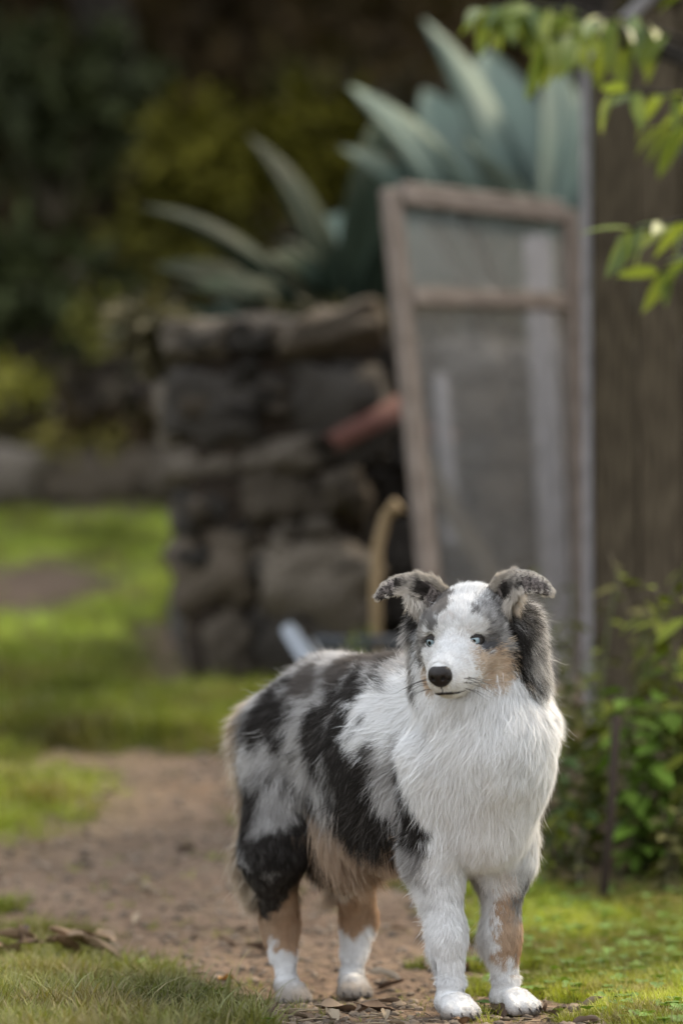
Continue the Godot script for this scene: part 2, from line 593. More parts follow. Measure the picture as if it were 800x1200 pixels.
func hillside_plants() -> void:
	var sprig := sprig_mesh()
	var dark := Color(0.026, 0.028, 0.01)
	var brown := Color(0.04, 0.027, 0.014)
	var g := "trees on the hillside"
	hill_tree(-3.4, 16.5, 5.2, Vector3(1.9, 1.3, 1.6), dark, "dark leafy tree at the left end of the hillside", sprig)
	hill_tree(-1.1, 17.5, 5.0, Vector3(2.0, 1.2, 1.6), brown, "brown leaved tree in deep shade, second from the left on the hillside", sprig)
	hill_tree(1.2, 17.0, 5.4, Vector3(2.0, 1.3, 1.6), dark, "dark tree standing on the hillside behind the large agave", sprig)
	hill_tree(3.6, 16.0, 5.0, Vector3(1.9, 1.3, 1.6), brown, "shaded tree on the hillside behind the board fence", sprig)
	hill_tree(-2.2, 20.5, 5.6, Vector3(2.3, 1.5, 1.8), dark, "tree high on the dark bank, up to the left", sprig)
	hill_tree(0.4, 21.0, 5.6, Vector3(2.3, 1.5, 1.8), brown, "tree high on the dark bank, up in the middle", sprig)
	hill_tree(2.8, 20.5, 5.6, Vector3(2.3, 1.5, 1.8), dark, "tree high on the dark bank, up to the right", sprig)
	var list := [
		[Vector3(-0.3881, 2.9331, -9.3000), Vector3(0.45, 0.42, 0.4), 420, 0.13, Color(0.1, 0.09, 0.01), "yellow green shrub on the bank above the left agave"],
		[Vector3(-0.7507, 2.6444, -9.2000), Vector3(0.35, 0.28, 0.3), 260, 0.13, Color(0.07, 0.064, 0.01), "dull olive shrub left of the yellow green one"],
		[Vector3(-1.3900, 3.4770, -10.5000), Vector3(0.6, 0.5, 0.4), 330, 0.17, Color(0.05, 0.058, 0.024), "dark green shrub in the upper left corner of the bank"],
		[Vector3(-1.4406, 2.3469, -9.0000), Vector3(0.4, 0.35, 0.3), 260, 0.14, Color(0.06, 0.07, 0.03), "green brown shrub at the left edge above the far wall"],
		[Vector3(-1.1607, 2.1724, -9.3000), Vector3(0.55, 0.42, 0.3), 640, 0.15, Color(0.17, 0.14, 0.11), "grey brown withered shrub spilling over the far wall"],
		[Vector3(-1.3944, 1.8305, -8.4000), Vector3(0.12, 0.1, 0.1), 60, 0.1, Color(0.3, 0.28, 0.05), "small yellow shrub at the left edge above the far wall"],
		[Vector3(-1.0911, 1.5642, -8.2500), Vector3(0.2, 0.07, 0.1), 34, 0.09, Color(0.2, 0.17, 0.045), "low yellow plant growing on top of the far wall"],
		[Vector3(-1.0673, 2.1460, -8.6000), Vector3(0.1, 0.1, 0.1), 50, 0.1, Color(0.12, 0.115, 0.025), "small olive sprout above the far wall"],
		[Vector3(0.1629, 3.1343, -10.0000), Vector3(0.5, 0.5, 0.4), 300, 0.16, Color(0.045, 0.036, 0.02), "dark brown shrub between the two agaves"],
		[Vector3(-0.4301, 1.6965, -5.6000), Vector3(0.3, 0.18, 0.3), 220, 0.1, Color(0.06, 0.055, 0.038), "low grey green shrub growing on the stone pillar"],
		[Vector3(-0.4880, 1.5818, -4.2500), Vector3(0.14, 0.1, 0.1), 110, 0.08, Color(0.1, 0.085, 0.045), "dry brown plant spilling over the top left corner of the stone pillar"],
		[Vector3(-0.1510, 1.5801, -4.3000), Vector3(0.2, 0.07, 0.1), 110, 0.07, Color(0.085, 0.075, 0.045), "low brown plant along the top of the stone pillar"],
		[Vector3(0.5767, 2.1302, -6.2000), Vector3(0.5, 0.3, 0.3), 260, 0.12, Color(0.05, 0.055, 0.025), "dark shrub behind the large agave"],
	]
	for s in list:
		var at: Vector3 = s[0]
		var r: Vector3 = s[1]
		var y: float = minf(land(at.x, at.z), at.y)
		var t_at := Vector3(at.x, maxf(y, at.y - r.y * 1.4), at.z)
		shrub("garden_shrub", t_at, r, s[2], s[3], s[4], s[5], sprig)
	# ivy and undergrowth that nobody could count
	var buf := PackedFloat32Array()
	for i in 9000:
		var d := 13.4 + 11.0 * pow(rng.randf(), 1.3)
		var x := rng.randf_range(-4.2, 4.2)
		var b := facing(any_dir() + Vector3(0, 0.5, 0.8), rng.randf() * TAU)
		var s := rng.randf_range(0.12, 0.3)
		var n := 0.5 + 0.5 * coarse.get_noise_2d(x * 0.8, d * 0.8)
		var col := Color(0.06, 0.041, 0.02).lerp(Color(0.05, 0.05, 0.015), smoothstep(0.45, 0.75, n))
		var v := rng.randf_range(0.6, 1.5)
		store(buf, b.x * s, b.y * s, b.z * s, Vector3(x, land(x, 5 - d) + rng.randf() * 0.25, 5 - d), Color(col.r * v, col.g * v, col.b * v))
	for i in 1500:
		var d := rng.randf_range(9.55, 13.4)
		var x := rng.randf_range(-0.3, 3.2)
		var b := facing(any_dir() + Vector3(0, 0.5, 0.8), rng.randf() * TAU)
		var s := rng.randf_range(0.06, 0.15)
		var v := rng.randf_range(0.6, 1.5)
		store(buf, b.x * s, b.y * s, b.z * s, Vector3(x, land(x, 5 - d) + rng.randf() * 0.12, 5 - d), Color(0.05 * v, 0.045 * v, 0.025 * v))
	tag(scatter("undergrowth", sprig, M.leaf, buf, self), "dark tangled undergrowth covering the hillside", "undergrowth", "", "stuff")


func agave_leaf(length: float, width: float, arch: float, tint: Color) -> ArrayMesh:  # along +z, gutter upwards, with real thickness
	var st := begin()
	st.set_smooth_group(0)
	var n := 12
	var rows := []
	for i in n + 1:
		var t := float(i) / n
		var w := width * 0.5 * (0.62 + 0.9 * t - 0.55 * t * t) * pow(1.0 - pow(t, 2.6), 0.75)
		var y := arch * length * (t * 0.9 - 1.25 * t * t * t)
		var thick := width * (0.2 * (1.0 - t) + 0.025)
		var row := []
		for k in 5:
			var u := k / 2.0 - 1.0
			row.append(Vector3(u * w, y + absf(u) * absf(u) * w * 0.45, t * length))
		for k in 3:
			var u := 0.5 - k * 0.5
			row.append(Vector3(u * w * 1.2, y + u * u * w * 0.45 - thick * (1.0 - absf(u)), t * length))
		rows.append(row)
	for i in n:
		for k in 8:
			var l := (k + 1) % 8
			var c := tint.lerp(Color(tint.r * 1.1, tint.g * 1.1, tint.b * 0.95), float(i) / n)
			quad(st, rows[i][k], rows[i + 1][k], rows[i + 1][l], rows[i][l], c)
	st.set_smooth_group(-1)
	tube(st, [rows[n][2], rows[n][2] + Vector3(0, 0, length * 0.03)], [0.004, 0.001], 4, Color(0.05, 0.03, 0.02))
	return finish(st)


func agave(at: Vector3, leaves: Array, width: float, tint: Color, label: String) -> void:
	var t := thing("agave", at, label, "agave")
	for s in leaves:  # direction, length, roll
		var dir: Vector3 = s[0]
		var l: float = s[1]
		var v := rng.randf_range(0.85, 1.15)
		var dn := dir.normalized()
		var fb := facing(dn)
		var turn := clampf(atan2(-fb.x.z, fb.y.z), -0.8, 0.8)
		put("leaf", agave_leaf(l, width * rng.randf_range(0.9, 1.1), s[3] if s.size() > 3 else 0.12, Color(tint.r * v, tint.g * v, tint.b * v)), M.agave, t, Transform3D(facing(dir, s[2] + turn), dir.normalized() * 0.04))


func agaves() -> void:
	var a := Vector3(0.62, land(0.62, -5.1) + 0.02, -5.1)
	var tips := [Vector3(0.3047, 2.6349, -5.0000), Vector3(0.0646, 2.4069, -4.9000), Vector3(0.2873, 2.2211, -4.8000), Vector3(0.6947, 2.6197, -5.3000), Vector3(0.7879, 2.3932, -5.0000), Vector3(0.2826, 2.4975, -5.4000), Vector3(0.5182, 2.0596, -4.5500), Vector3(0.8686, 2.1239, -4.7000), Vector3(0.4947, 2.7020, -5.7000), Vector3(1.0378, 2.6814, -5.6000)]
	var leaves := []
	for k in tips.size():
		var v: Vector3 = tips[k] - a
		leaves.append([v + Vector3(0, 0.02, 0), v.length(), rng.randf_range(-0.25, 0.25), 0.1])
	for k in 8:
		var ang := k * 2.39
		leaves.append([Vector3(cos(ang) * 0.8, rng.randf_range(0.35, 0.8), sin(ang) * 0.8 - 0.3), rng.randf_range(0.7, 0.95), 0.0, 0.15])
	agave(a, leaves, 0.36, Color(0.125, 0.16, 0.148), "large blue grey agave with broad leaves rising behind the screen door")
	var b := Vector3(0.02, land(0.02, -5.0) + 0.02, -5.0)
	tips = [Vector3(-0.2473, 2.2441, -4.9000), Vector3(-0.5577, 2.0178, -4.7000), Vector3(-0.6612, 1.5917, -4.4000), Vector3(-0.3859, 1.7533, -4.5000), Vector3(0.1108, 2.3472, -5.2000), Vector3(0.1841, 1.9913, -4.7000), Vector3(-0.1783, 1.8169, -4.4000), Vector3(-0.5309, 1.8462, -4.8000)]
	leaves = []
	for k in tips.size():
		var v: Vector3 = tips[k] - b
		leaves.append([v, v.length(), rng.randf_range(-0.3, 0.3), 0.14])
	for k in 7:
		var ang := k * 2.39 + 1.0
		leaves.append([Vector3(cos(ang) * 0.8, rng.randf_range(0.25, 0.5), sin(ang) * 0.8 - 0.3), rng.randf_range(0.4, 0.55), 0.0, 0.15])
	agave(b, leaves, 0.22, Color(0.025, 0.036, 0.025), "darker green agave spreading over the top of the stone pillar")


# ---------------------------------------------------------------- built things
func beam(called: String, a: Vector3, b: Vector3, width: float, depth: float, material: Material, parent: Node3D, face := Vector3.BACK) -> MeshInstance3D:
	var y := (b - a).normalized()
	var z := (face - y * face.dot(y)).normalized()
	return put(called, box_mesh(Vector3(width, a.distance_to(b), depth), 0.005), material, parent, Transform3D(Basis(y.cross(z), y, z), (a + b) / 2 - parent.position))


func screen_door() -> void:
	var tl := Vector3(0.1268, 1.8234, -3.2000)
	var tr := Vector3(0.6188, 1.8262, -3.5800)
	var bl := Vector3(0.2616, 0.4050, -3.0500)
	var br := Vector3(0.6536, 0.4139, -3.4500)
	bl.y = land(bl.x, bl.z) + 0.02
	br.y = land(br.x, br.z) + 0.02
	var t := thing("screen_door", (bl + br) / 2, "old wooden screen door with wire mesh leaning against the stone wall", "screen door")
	var face := (tr - tl).cross(tl - bl).normalized()
	beam("stile", bl, tl, 0.054, 0.035, M.door_wood, t, face)
	beam("stile", br, tr, 0.054, 0.035, M.door_wood, t, face)
	var f := face * 0.003
	var gap := (tr - tl).normalized() * 0.029
	var down := (bl - tl).normalized() * 0.01
	beam("rail", tl + gap + f + down, tr - gap + f + down, 0.06, 0.035, M.door_wood, t, face)
	var ml := tl.lerp(bl, 0.2)
	var mr := tr.lerp(br, 0.19)
	beam("rail", ml + gap + f, mr - gap + f, 0.048, 0.035, M.door_wood, t, face)
	beam("rail", bl.lerp(tl, 0.03) + gap + f, br.lerp(tr, 0.03) - gap + f, 0.06, 0.035, M.door_wood, t, face)
	var st := begin()
	st.set_smooth_group(-1)
	var nx := 84
	var ny := 210
	var o := t.position + face * 0.004
	for i in nx:
		var u := (i + 0.5) / nx
		tube(st, [bl.lerp(br, u) - o, tl.lerp(tr, u) - o], [0.0005, 0.0005], 3)
	for j in ny:
		var v := (j + 0.5) / ny
		tube(st, [bl.lerp(tl, v) - o, br.lerp(tr, v) - o], [0.0005, 0.0005], 3)
	var mesh := put("wire_mesh", finish(st), M.wire, t)
	mesh.set_meta("kind", "stuff")


func shed() -> void:
	var z := -2.95
	var x := 0.628
	var y := land(0.9, z)
	var t := thing("board_fence", Vector3(x, y - 0.03, z), "tall fence of weathered vertical brown boards with a sloping top", "fence")
	for k in 11:
		var w := 0.115
		var top := 2.1 - y + (k + 0.5) * w * 0.95
		if k > 6: top = 2.1 - y + (13 - k) * w * 0.95
		var h := top + rng.randf_range(-0.015, 0.015)
		var b := Basis(Vector3.FORWARD, rng.randf_range(-0.006, 0.006))
		put("board", box_mesh(Vector3(w - 0.004, h, 0.022), 0.004, rng.randf_range(-0.004, 0.004)), M["board_%d" % [0, 2, 1, 0, 3, 1, 0, 2, 3, 1, 0][k]], t, Transform3D(b, Vector3((k + 0.5) * w, h / 2, rng.randf_range(-0.003, 0.003))))
	beam("edge_strip", Vector3(x - 0.012, y + 0.0, z + 0.002), Vector3(x - 0.012, 2.1, z + 0.002), 0.02, 0.05, M.pale_wood, t)
	beam("capping", Vector3(x - 0.03, 2.1, z + 0.004), Vector3(x + 0.8, 2.1 + 0.79, z + 0.004), 0.03, 0.06, M.pale_wood, t)
	for h in [0.45, 1.35]:
		beam("cross_rail", Vector3(x, y + h, z - 0.035), Vector3(x + 1.26, y + h, z - 0.035), 0.07, 0.04, M.board_1, t)
	for px in [0.08, 1.2]:
		beam("post", Vector3(x + px, y - 0.1, z - 0.1), Vector3(x + px, 2.1, z - 0.1), 0.08, 0.08, M.board_3, t)


func leaning_things() -> void:
	var a := Vector3(0.6076, 0.7807, -3.8500)
	a.y = land(a.x, a.z)
	var p := put("timber_post", box_mesh(Vector3(0.075, 1.32, 0.05), 0.006), M.pale_wood, self)
	var y := (Vector3(0.5625, 1.8692, -4.1000) - a).normalized()
	var z := (Vector3.BACK - y * y.z).normalized()
	p.transform = Transform3D(Basis(y.cross(z), y, z), a + y * 0.66)
	tag(p, "pale grey timber post standing behind the right side of the screen door", "post")
	a = Vector3(0.2341, 1.1509, -3.8500)
	var b := Vector3(0.4683, 0.7291, -3.7000)
	p = put("plank", box_mesh(Vector3(0.05, a.distance_to(b) + 0.1, 0.03), 0.004), M.board_2, self)
	y = (a - b).normalized()
	z = (Vector3.BACK - y * y.z).normalized()
	p.transform = Transform3D(Basis(y.cross(z), y, z), (a + b) / 2)
	tag(p, "short brown plank leaning at a slant behind the screen door", "plank")
	a = Vector3(0.2798, 1.4181, -4.0000)
	b = Vector3(0.3118, 0.9262, -3.9000)
	p = put("pale_stake", box_mesh(Vector3(0.045, a.distance_to(b), 0.03), 0.004), M.pale_wood, self)
	y = (a - b).normalized()
	z = (Vector3.BACK - y * y.z).normalized()
	p.transform = Transform3D(Basis(y.cross(z), y, z), (a + b) / 2)
	tag(p, "narrow pale stake showing through the left of the door mesh", "stake")
	# a half-round clay tile
	var st := begin()
	st.set_smooth_group(0)
	var n := 10
	var ring := []
	for i in n + 1:
		var t := PI * i / n
		ring.append(Vector2(cos(t), sin(t)))
	for i in n:
		var q0: Vector2 = ring[i]
		var q1: Vector2 = ring[i + 1]
		var o := [Vector3(q0.x * 0.034, q0.y * 0.034, 0), Vector3(q1.x * 0.034, q1.y * 0.034, 0), Vector3(q1.x * 0.04, q1.y * 0.04, 0.24), Vector3(q0.x * 0.04, q0.y * 0.04, 0.24)]
		quad(st, o[0], o[1], o[2], o[3])
		var inner := []
		for v in o:
			inner.append(Vector3(v.x * 0.78, v.y * 0.78, v.z))
		quad(st, inner[3], inner[2], inner[1], inner[0])
		quad(st, o[1], o[0], inner[0], inner[1])
		quad(st, o[3], o[2], inner[2], inner[3])
	p = put("clay_tile", finish(st), M.clay, self)
	a = Vector3(-0.0285, 1.2020, -3.8000)
	b = Vector3(0.2917, 1.2716, -4.0000)
	var zz := (Vector3(0.1076, 1.2779, -3.8500) - a).normalized()
	p.transform = Transform3D(facing(zz, 0.6), a)
	tag(p, "red half round clay tile lying against the stone pillar", "clay tile")
	p = put("clay_tile", p.mesh, M.clay, self)
	p.transform = Transform3D(facing(Vector3(-0.9, 0.25, 0.3), 0.4), Vector3(0.3110, 1.2229, -4.0000))
	tag(p, "red half round clay tile seen through the door mesh", "clay tile")
	# bent dry stick with a knob
	st = begin()
	tube(st, [Vector3(0.0903, 0.5386, -3.0000), Vector3(0.0862, 0.7752, -3.0000), Vector3(0.0905, 0.8831, -3.0000), Vector3(0.1122, 0.9586, -3.0000), Vector3(0.1356, 0.9855, -2.9800), Vector3(0.1504, 0.9677, -2.9700)], [0.014, 0.015, 0.014, 0.015, 0.018, 0.01], 8)
	tag(put("bent_handle", finish(st), M.tan_wood, self), "tan wooden tool handle with a bent knob end standing before the door", "tool handle")
	# pale blade of a spade, leaning
	a = Vector3(-0.1531, 0.7038, -2.9000)
	b = Vector3(-0.0587, 0.5586, -2.8000)
	y = (a - b).normalized()
	var spade := thing("garden_spade", b, "pale grey spade blade sticking up behind the dog's back", "spade")
	var st3 := begin()
	st3.set_smooth_group(-1)
	var sx := y.cross(Vector3.BACK).normalized()
	var prof := [[-0.06, 0.02], [0.0, 0.021], [0.1, 0.021], [0.15, 0.02], [0.17, 0.013]]
	for i in 4:
		var rows := []
		for k in [i, i + 1]:
			var w: float = prof[k][1]
			var h: float = prof[k][0]
			rows.append([y * h - sx * w, y * h + Vector3.FORWARD * 0.008, y * h + sx * w])
		for s in 2:
			quad(st3, rows[0][s], rows[1][s], rows[1][s + 1], rows[0][s + 1])
			var k := Vector3.FORWARD * 0.003
			quad(st3, rows[0][s + 1] + k, rows[1][s + 1] + k, rows[1][s] + k, rows[0][s] + k)
	put("blade", finish(st3), M.grey_paint, spade)
	st3 = begin()
	tube(st3, [y * -0.03 + Vector3.FORWARD * 0.01, y * -0.12, y * -0.4 + Vector3.UP * 0.02], [0.014, 0.016, 0.016], 8)
	put("handle", finish(st3), M.tan_wood, spade)
	# a dark rubber bucket behind the dog
	var bt := Vector3(0.0545, 0.6588, -3.1000)
	bt.y = land(bt.x, bt.z)
	var bucket := thing("rubber_bucket", bt, "dark grey rubber bucket on the ground behind the dog", "bucket")
	st = begin()
	st.set_smooth_group(0)
	var lathe := [[0.0, 0.0], [0.085, 0.0], [0.09, 0.02], [0.12, 0.24], [0.128, 0.245], [0.128, 0.26], [0.117, 0.26], [0.112, 0.24], [0.085, 0.03], [0.0, 0.025]]
	for i in lathe.size() - 1:
		for k in 20:
			var c := []
			for e in [[i, k], [i + 1, k], [i + 1, k + 1], [i, k + 1]]:
				var an: float = TAU * e[1] / 20.0
				c.append(Vector3(cos(an) * lathe[e[0]][0], lathe[e[0]][1], sin(an) * lathe[e[0]][0]))
			quad(st, c[0], c[1], c[2], c[3])
	put("tub", finish(st), M.dark_rubber, bucket)
	st = begin()
	var arc := []
	for i in 9:
		var an := PI * i / 8.0
		arc.append(Vector3(cos(an) * 0.126, 0.25 - sin(an) * 0.06, 0.02 + sin(an) * 0.13))
	tube(st, arc, tapered(0.004, 0.004, 9), 5)
	put("bail_handle", finish(st), M.wire, bucket)
	# rusty rod at the right
	var foot := Vector3(0.5179, 0.1799, -1.4000)
	foot.y = land(foot.x, foot.z) - 0.05
	st = begin()
	tube(st, [foot, foot.lerp(Vector3(0.5588, 0.4654, -1.4600), 0.5) + Vector3(0.004, 0, 0), Vector3(0.5588, 0.4654, -1.4600)], [0.0085, 0.009, 0.009], 8)
	tag(put("iron_stake", finish(st), M.rust, self), "dark rusty stake driven into the ground among the weeds", "stake")


# ---------------------------------------------------------------- nearer plants
func fruit_tree() -> void:
	var foot := Vector3(1.45, land(1.45, -2.3) - 0.05, -2.3)
	var t := thing("fruit_tree", foot, "leafy fruit tree whose bright green branches hang in from the upper right", "tree")
	var st := begin()
	var fork := Vector3(-0.1, 1.5, 0.05)
	tube(st, limb_path(Vector3.ZERO, fork, 0.05, 6), tapered(0.06, 0.045, 6), 8)
	put("trunk", finish(st), M.bark, t)
	var leaf := leaf_mesh(1.0, 0.3, 0.22, 0.22, 6)
	var ends := [
		[Vector3(0.4837, 2.2061, -2.4000), Vector3(0.3278, 2.1027, -2.3000), 20], [Vector3(0.5097, 2.1204, -2.2000), Vector3(0.4700, 1.9916, -2.2000), 18], [Vector3(0.6361, 2.1630, -2.3000), Vector3(0.5602, 2.0197, -2.1000), 16], [Vector3(0.4087, 2.2912, -2.5000), Vector3(0.4082, 2.1259, -2.5000), 14],
		[Vector3(0.8182, 1.8829, -2.0000), Vector3(0.5906, 1.8253, -1.9000), 12], [Vector3(0.8113, 1.5455, -1.8000), Vector3(0.6084, 1.4935, -1.7000), 14], [Vector3(0.8680, 1.8247, -2.1000), Vector3(0.7134, 1.7858, -2.1000), 7], [Vector3(0.8599, 1.4667, -1.9000), Vector3(0.6915, 1.4291, -1.9000), 9],
		[Vector3(0.9936, 2.1228, -2.3000), Vector3(1.0986, 2.4410, -2.6000), 42], [Vector3(1.1904, 1.9221, -2.3000), Vector3(1.3315, 1.9817, -2.2000), 42], [Vector3(1.1415, 2.6092, -2.6000), Vector3(0.9934, 2.8240, -2.9000), 42], [Vector3(1.2337, 1.5762, -2.0000), Vector3(1.3251, 1.4387, -1.7000), 42], [Vector3(0.6300, 2.4665, -2.7000), Vector3(0.5174, 2.5831, -2.9000), 22], [Vector3(0.9029, 2.2050, -1.9000), Vector3(0.7200, 2.1856, -1.6000), 42]]
	for s in ends:
		var mid: Vector3 = s[0] - foot
		var tip: Vector3 = s[1] - foot
		var path := []
		for i in 9:
			var u := i / 8.0
			path.append(fork.lerp(mid, u).lerp(mid.lerp(tip, u), u))
		var sb := begin()
		tube(sb, path, tapered(0.014, 0.0035, 9), 6)
		var branch := put("branch", finish(sb), M.bark, t)
		for k in s[2]:
			var u: float = 0.55 + 0.47 * (k + 0.5) / s[2] if s[2] < 22 else 0.3 + 0.72 * (k + 0.5) / s[2]
			var p: Vector3 = fork.lerp(mid, u).lerp(mid.lerp(tip, u), u)
			var dir: Vector3 = (tip - mid).normalized() * 0.9 + any_dir() * 0.9 + Vector3(0, -0.55, 0.1)
			var l := rng.randf_range(0.08, 0.135)
			var lf := put("leaf", leaf, fruit_leaf(k), branch, Transform3D(facing(dir, rng.randf_range(-0.9, 0.9)).scaled_local(Vector3(l * 1.05, l, l)), p))


func fruit_leaf(k: int) -> Material:
	var n := "fruit_leaf_%d" % (k % 4)
	if not M.has(n):
		var m := mat(n, [Color(0.1, 0.135, 0.02), Color(0.065, 0.1, 0.018), Color(0.14, 0.16, 0.025), Color(0.045, 0.072, 0.016)][k % 4], 0.5)
		m.metallic_specular = 0.4
		m.backlight_enabled = true
		m.backlight = Color(0.55, 0.6, 0.2)
	return M[n]


func weed(at: Vector3, height: float, tint: Color, size: float, label: String, group: String, leafy := 1.0, called := "weed") -> void:
	var t := thing(called, at, label, "plant", group)
	var stems := rng.randi_range(2, 4)
	var leaves := begin()
	leaves.set_smooth_group(-1)
	for s in stems:
		var lean := Vector3(rng.randf_range(-0.3, 0.3), 1, rng.randf_range(-0.25, 0.3)).normalized() * height * rng.randf_range(0.65, 1.05)
		var path := limb_path(Vector3(rng.randf_range(-0.03, 0.03), -0.02, rng.randf_range(-0.03, 0.03)), lean, height * 0.06, 7)
		var st := begin()
		tube(st, path, tapered(0.0042, 0.0018, 7), 5)
		put("stem", finish(st), M.green_stem if rng.randf() < 0.6 else M.stem, t)
		var n := int(height * 34 * leafy)
		for i in n:
			var u := 0.1 + 0.9 * (i + rng.randf()) / n
			var f := u * 6.0
			var p: Vector3 = path[int(minf(f, 5))].lerp(path[int(minf(f, 5)) + 1], f - minf(floorf(f), 5))
			var a := i * 2.4 + rng.randf()
			var b := facing(Vector3(cos(a), rng.randf_range(-0.5, 0.35), sin(a)), rng.randf_range(-0.5, 0.5))
			var v := rng.randf_range(0.55, 1.5)
			leaf_into(leaves, Transform3D(b, p), size * rng.randf_range(0.6, 1.3), size * rng.randf_range(0.4, 0.6), 0.2, 0.3, 3, Color(tint.r * v, tint.g * v, tint.b * v))
	var o := put("leaves", finish(leaves), M.leaf, t)
	o.set_meta("kind", "stuff")


func weeds() -> void:
	var green := Color(0.115, 0.13, 0.02)
	var dull := Color(0.085, 0.078, 0.028)
	var g := "weeds along the fence at the right"
	var list := [
		[Vector3(0.4725, 0.7141, -1.7500), 0.42, dull, 0.045, "tall thin weed with dull leaves just right of the dog's raised ears", 0.5],
		[Vector3(0.5903, 0.9078, -1.9500), 0.8, green, 0.055, "tallest weed at the right, its top leaves before the board fence", 0.55],
		[Vector3(0.6880, 0.8304, -1.9000), 0.62, dull, 0.05, "tall dull weed at the right edge before the board fence", 0.7],
		[Vector3(0.5301, 0.5328, -1.8000), 0.4, green, 0.06, "bushy bright weed behind the rusty stake", 1.3],
		[Vector3(0.6220, 0.6584, -1.7000), 0.5, Color(0.1, 0.16, 0.025), 0.07, "bright leaved weed right of the rusty stake", 1.3],
		[Vector3(0.6921, 0.5673, -1.6000), 0.45, green, 0.06, "leafy weed at the right edge above the grass", 1.3],
		[Vector3(0.4676, 0.3887, -1.7000), 0.3, Color(0.055, 0.085, 0.03), 0.045, "low dark weed left of the rusty stake", 1.5],
		[Vector3(0.6205, 0.3887, -1.7000), 0.3, Color(0.05, 0.08, 0.035), 0.05, "low dark weed right of the rusty stake at the grass edge", 1.6],
		[Vector3(0.6716, 0.3572, -1.5000), 0.27, dull, 0.045, "low dull weed in the corner at the right grass edge", 1.6],
		[Vector3(0.4217, 0.3036, -1.5500), 0.2, green, 0.04, "small weed low behind the dog's chest", 1.5],
		[Vector3(0.5095, 0.3036, -1.5500), 0.14, dull, 0.035, "smallest weed, at the foot of the rusty stake", 1.5],
		[Vector3(0.0425, 0.7718, -2.9000), 0.34, Color(0.13, 0.16, 0.04), 0.045, "pale green weed left of the bent handle", 0.8],
		[Vector3(0.2970, 0.8639, -2.6000), 0.4, green, 0.045, "weed growing before the door, seen between the dog's ears", 0.8],
		[Vector3(0.4566, 0.9103, -2.7000), 0.5, dull, 0.04, "thin weed before the right half of the screen door", 0.5],
		[Vector3(0.5783, 0.8543, -2.4000), 0.55, dull, 0.045, "thin branching weed at the foot of the board fence", 0.7],
		[Vector3(0.1763, 0.7857, -2.7000), 0.25, green, 0.04, "low weed before the left stile of the screen door", 1.0],
		[Vector3(0.7576, 0.7125, -1.7000), 0.6, green, 0.06, "tall weed just past the right edge", 1.1],
		[Vector3(0.5178, 0.6090, -2.0000), 0.42, dull, 0.055, "leafy dull weed at the left end of the weeds", 1.2],
		[Vector3(0.6771, 0.4962, -2.0000), 0.5, green, 0.06, "bushy weed behind the others near the right edge", 1.2],
		[Vector3(0.5958, 0.5345, -2.1500), 0.46, Color(0.12, 0.14, 0.03), 0.055, "yellow green bushy weed against the foot of the fence", 1.2],
		[Vector3(0.7251, 0.4240, -1.7500), 0.36, dull, 0.055, "low bushy weed half cut off by the right edge", 1.3],
		[Vector3(0.6605, 1.0003, -2.2000), 0.75, Color(0.12, 0.12, 0.03), 0.05, "tall yellowing weed before the board fence", 0.5],
	]
	for s in list:
		var p: Vector3 = s[0]
		weed(Vector3(p.x, land(p.x, p.z), p.z), s[1], s[2], s[3] * 1.1, s[4], g, s[5] * 1.2)


func tuft_mesh(seed_: int, blades: int, spread: float) -> ArrayMesh:  # unit height
	var st := begin()
	st.set_smooth_group(-1)
	var r := RandomNumberGenerator.new()
	r.seed = seed_
	for i in blades:
		var a := r.randf() * TAU
		var o := Vector3(cos(a), 0, sin(a)) * spread * sqrt(r.randf())
		var lean := Vector3(cos(a + r.randf_range(-1, 1)), 0, sin(a + r.randf_range(-1, 1))) * r.randf_range(0.15, 0.9)
		var h := r.randf_range(0.45, 1.1)
		var w := r.randf_range(0.022, 0.042)
		var side := Vector3(-lean.z, 0, lean.x).normalized()
		if r.randf() < 0.5: side = side.rotated(Vector3.UP, r.randf_range(-1, 1))
		var p := []
		for k in 4:
			var t := k / 3.0
			p.append(o + lean * t * t * h + Vector3.UP * h * (t - 0.28 * t * t * lean.length()))
		var v := r.randf_range(0.7, 1.3)
		var c := Color(v, v * r.randf_range(0.92, 1.05), v * 0.9)
		for k in 2:
			var w0 := w * (1.0 - k * 0.3)
			var w1 := w * (0.7 - k * 0.3)
			quad(st, p[k] - side * w0, p[k + 1] - side * w1, p[k + 1] + side * w1, p[k] + side * w0, c)
		tri(st, p[2] - side * w * 0.4, p[3], p[2] + side * w * 0.4, c)
	return finish(st)


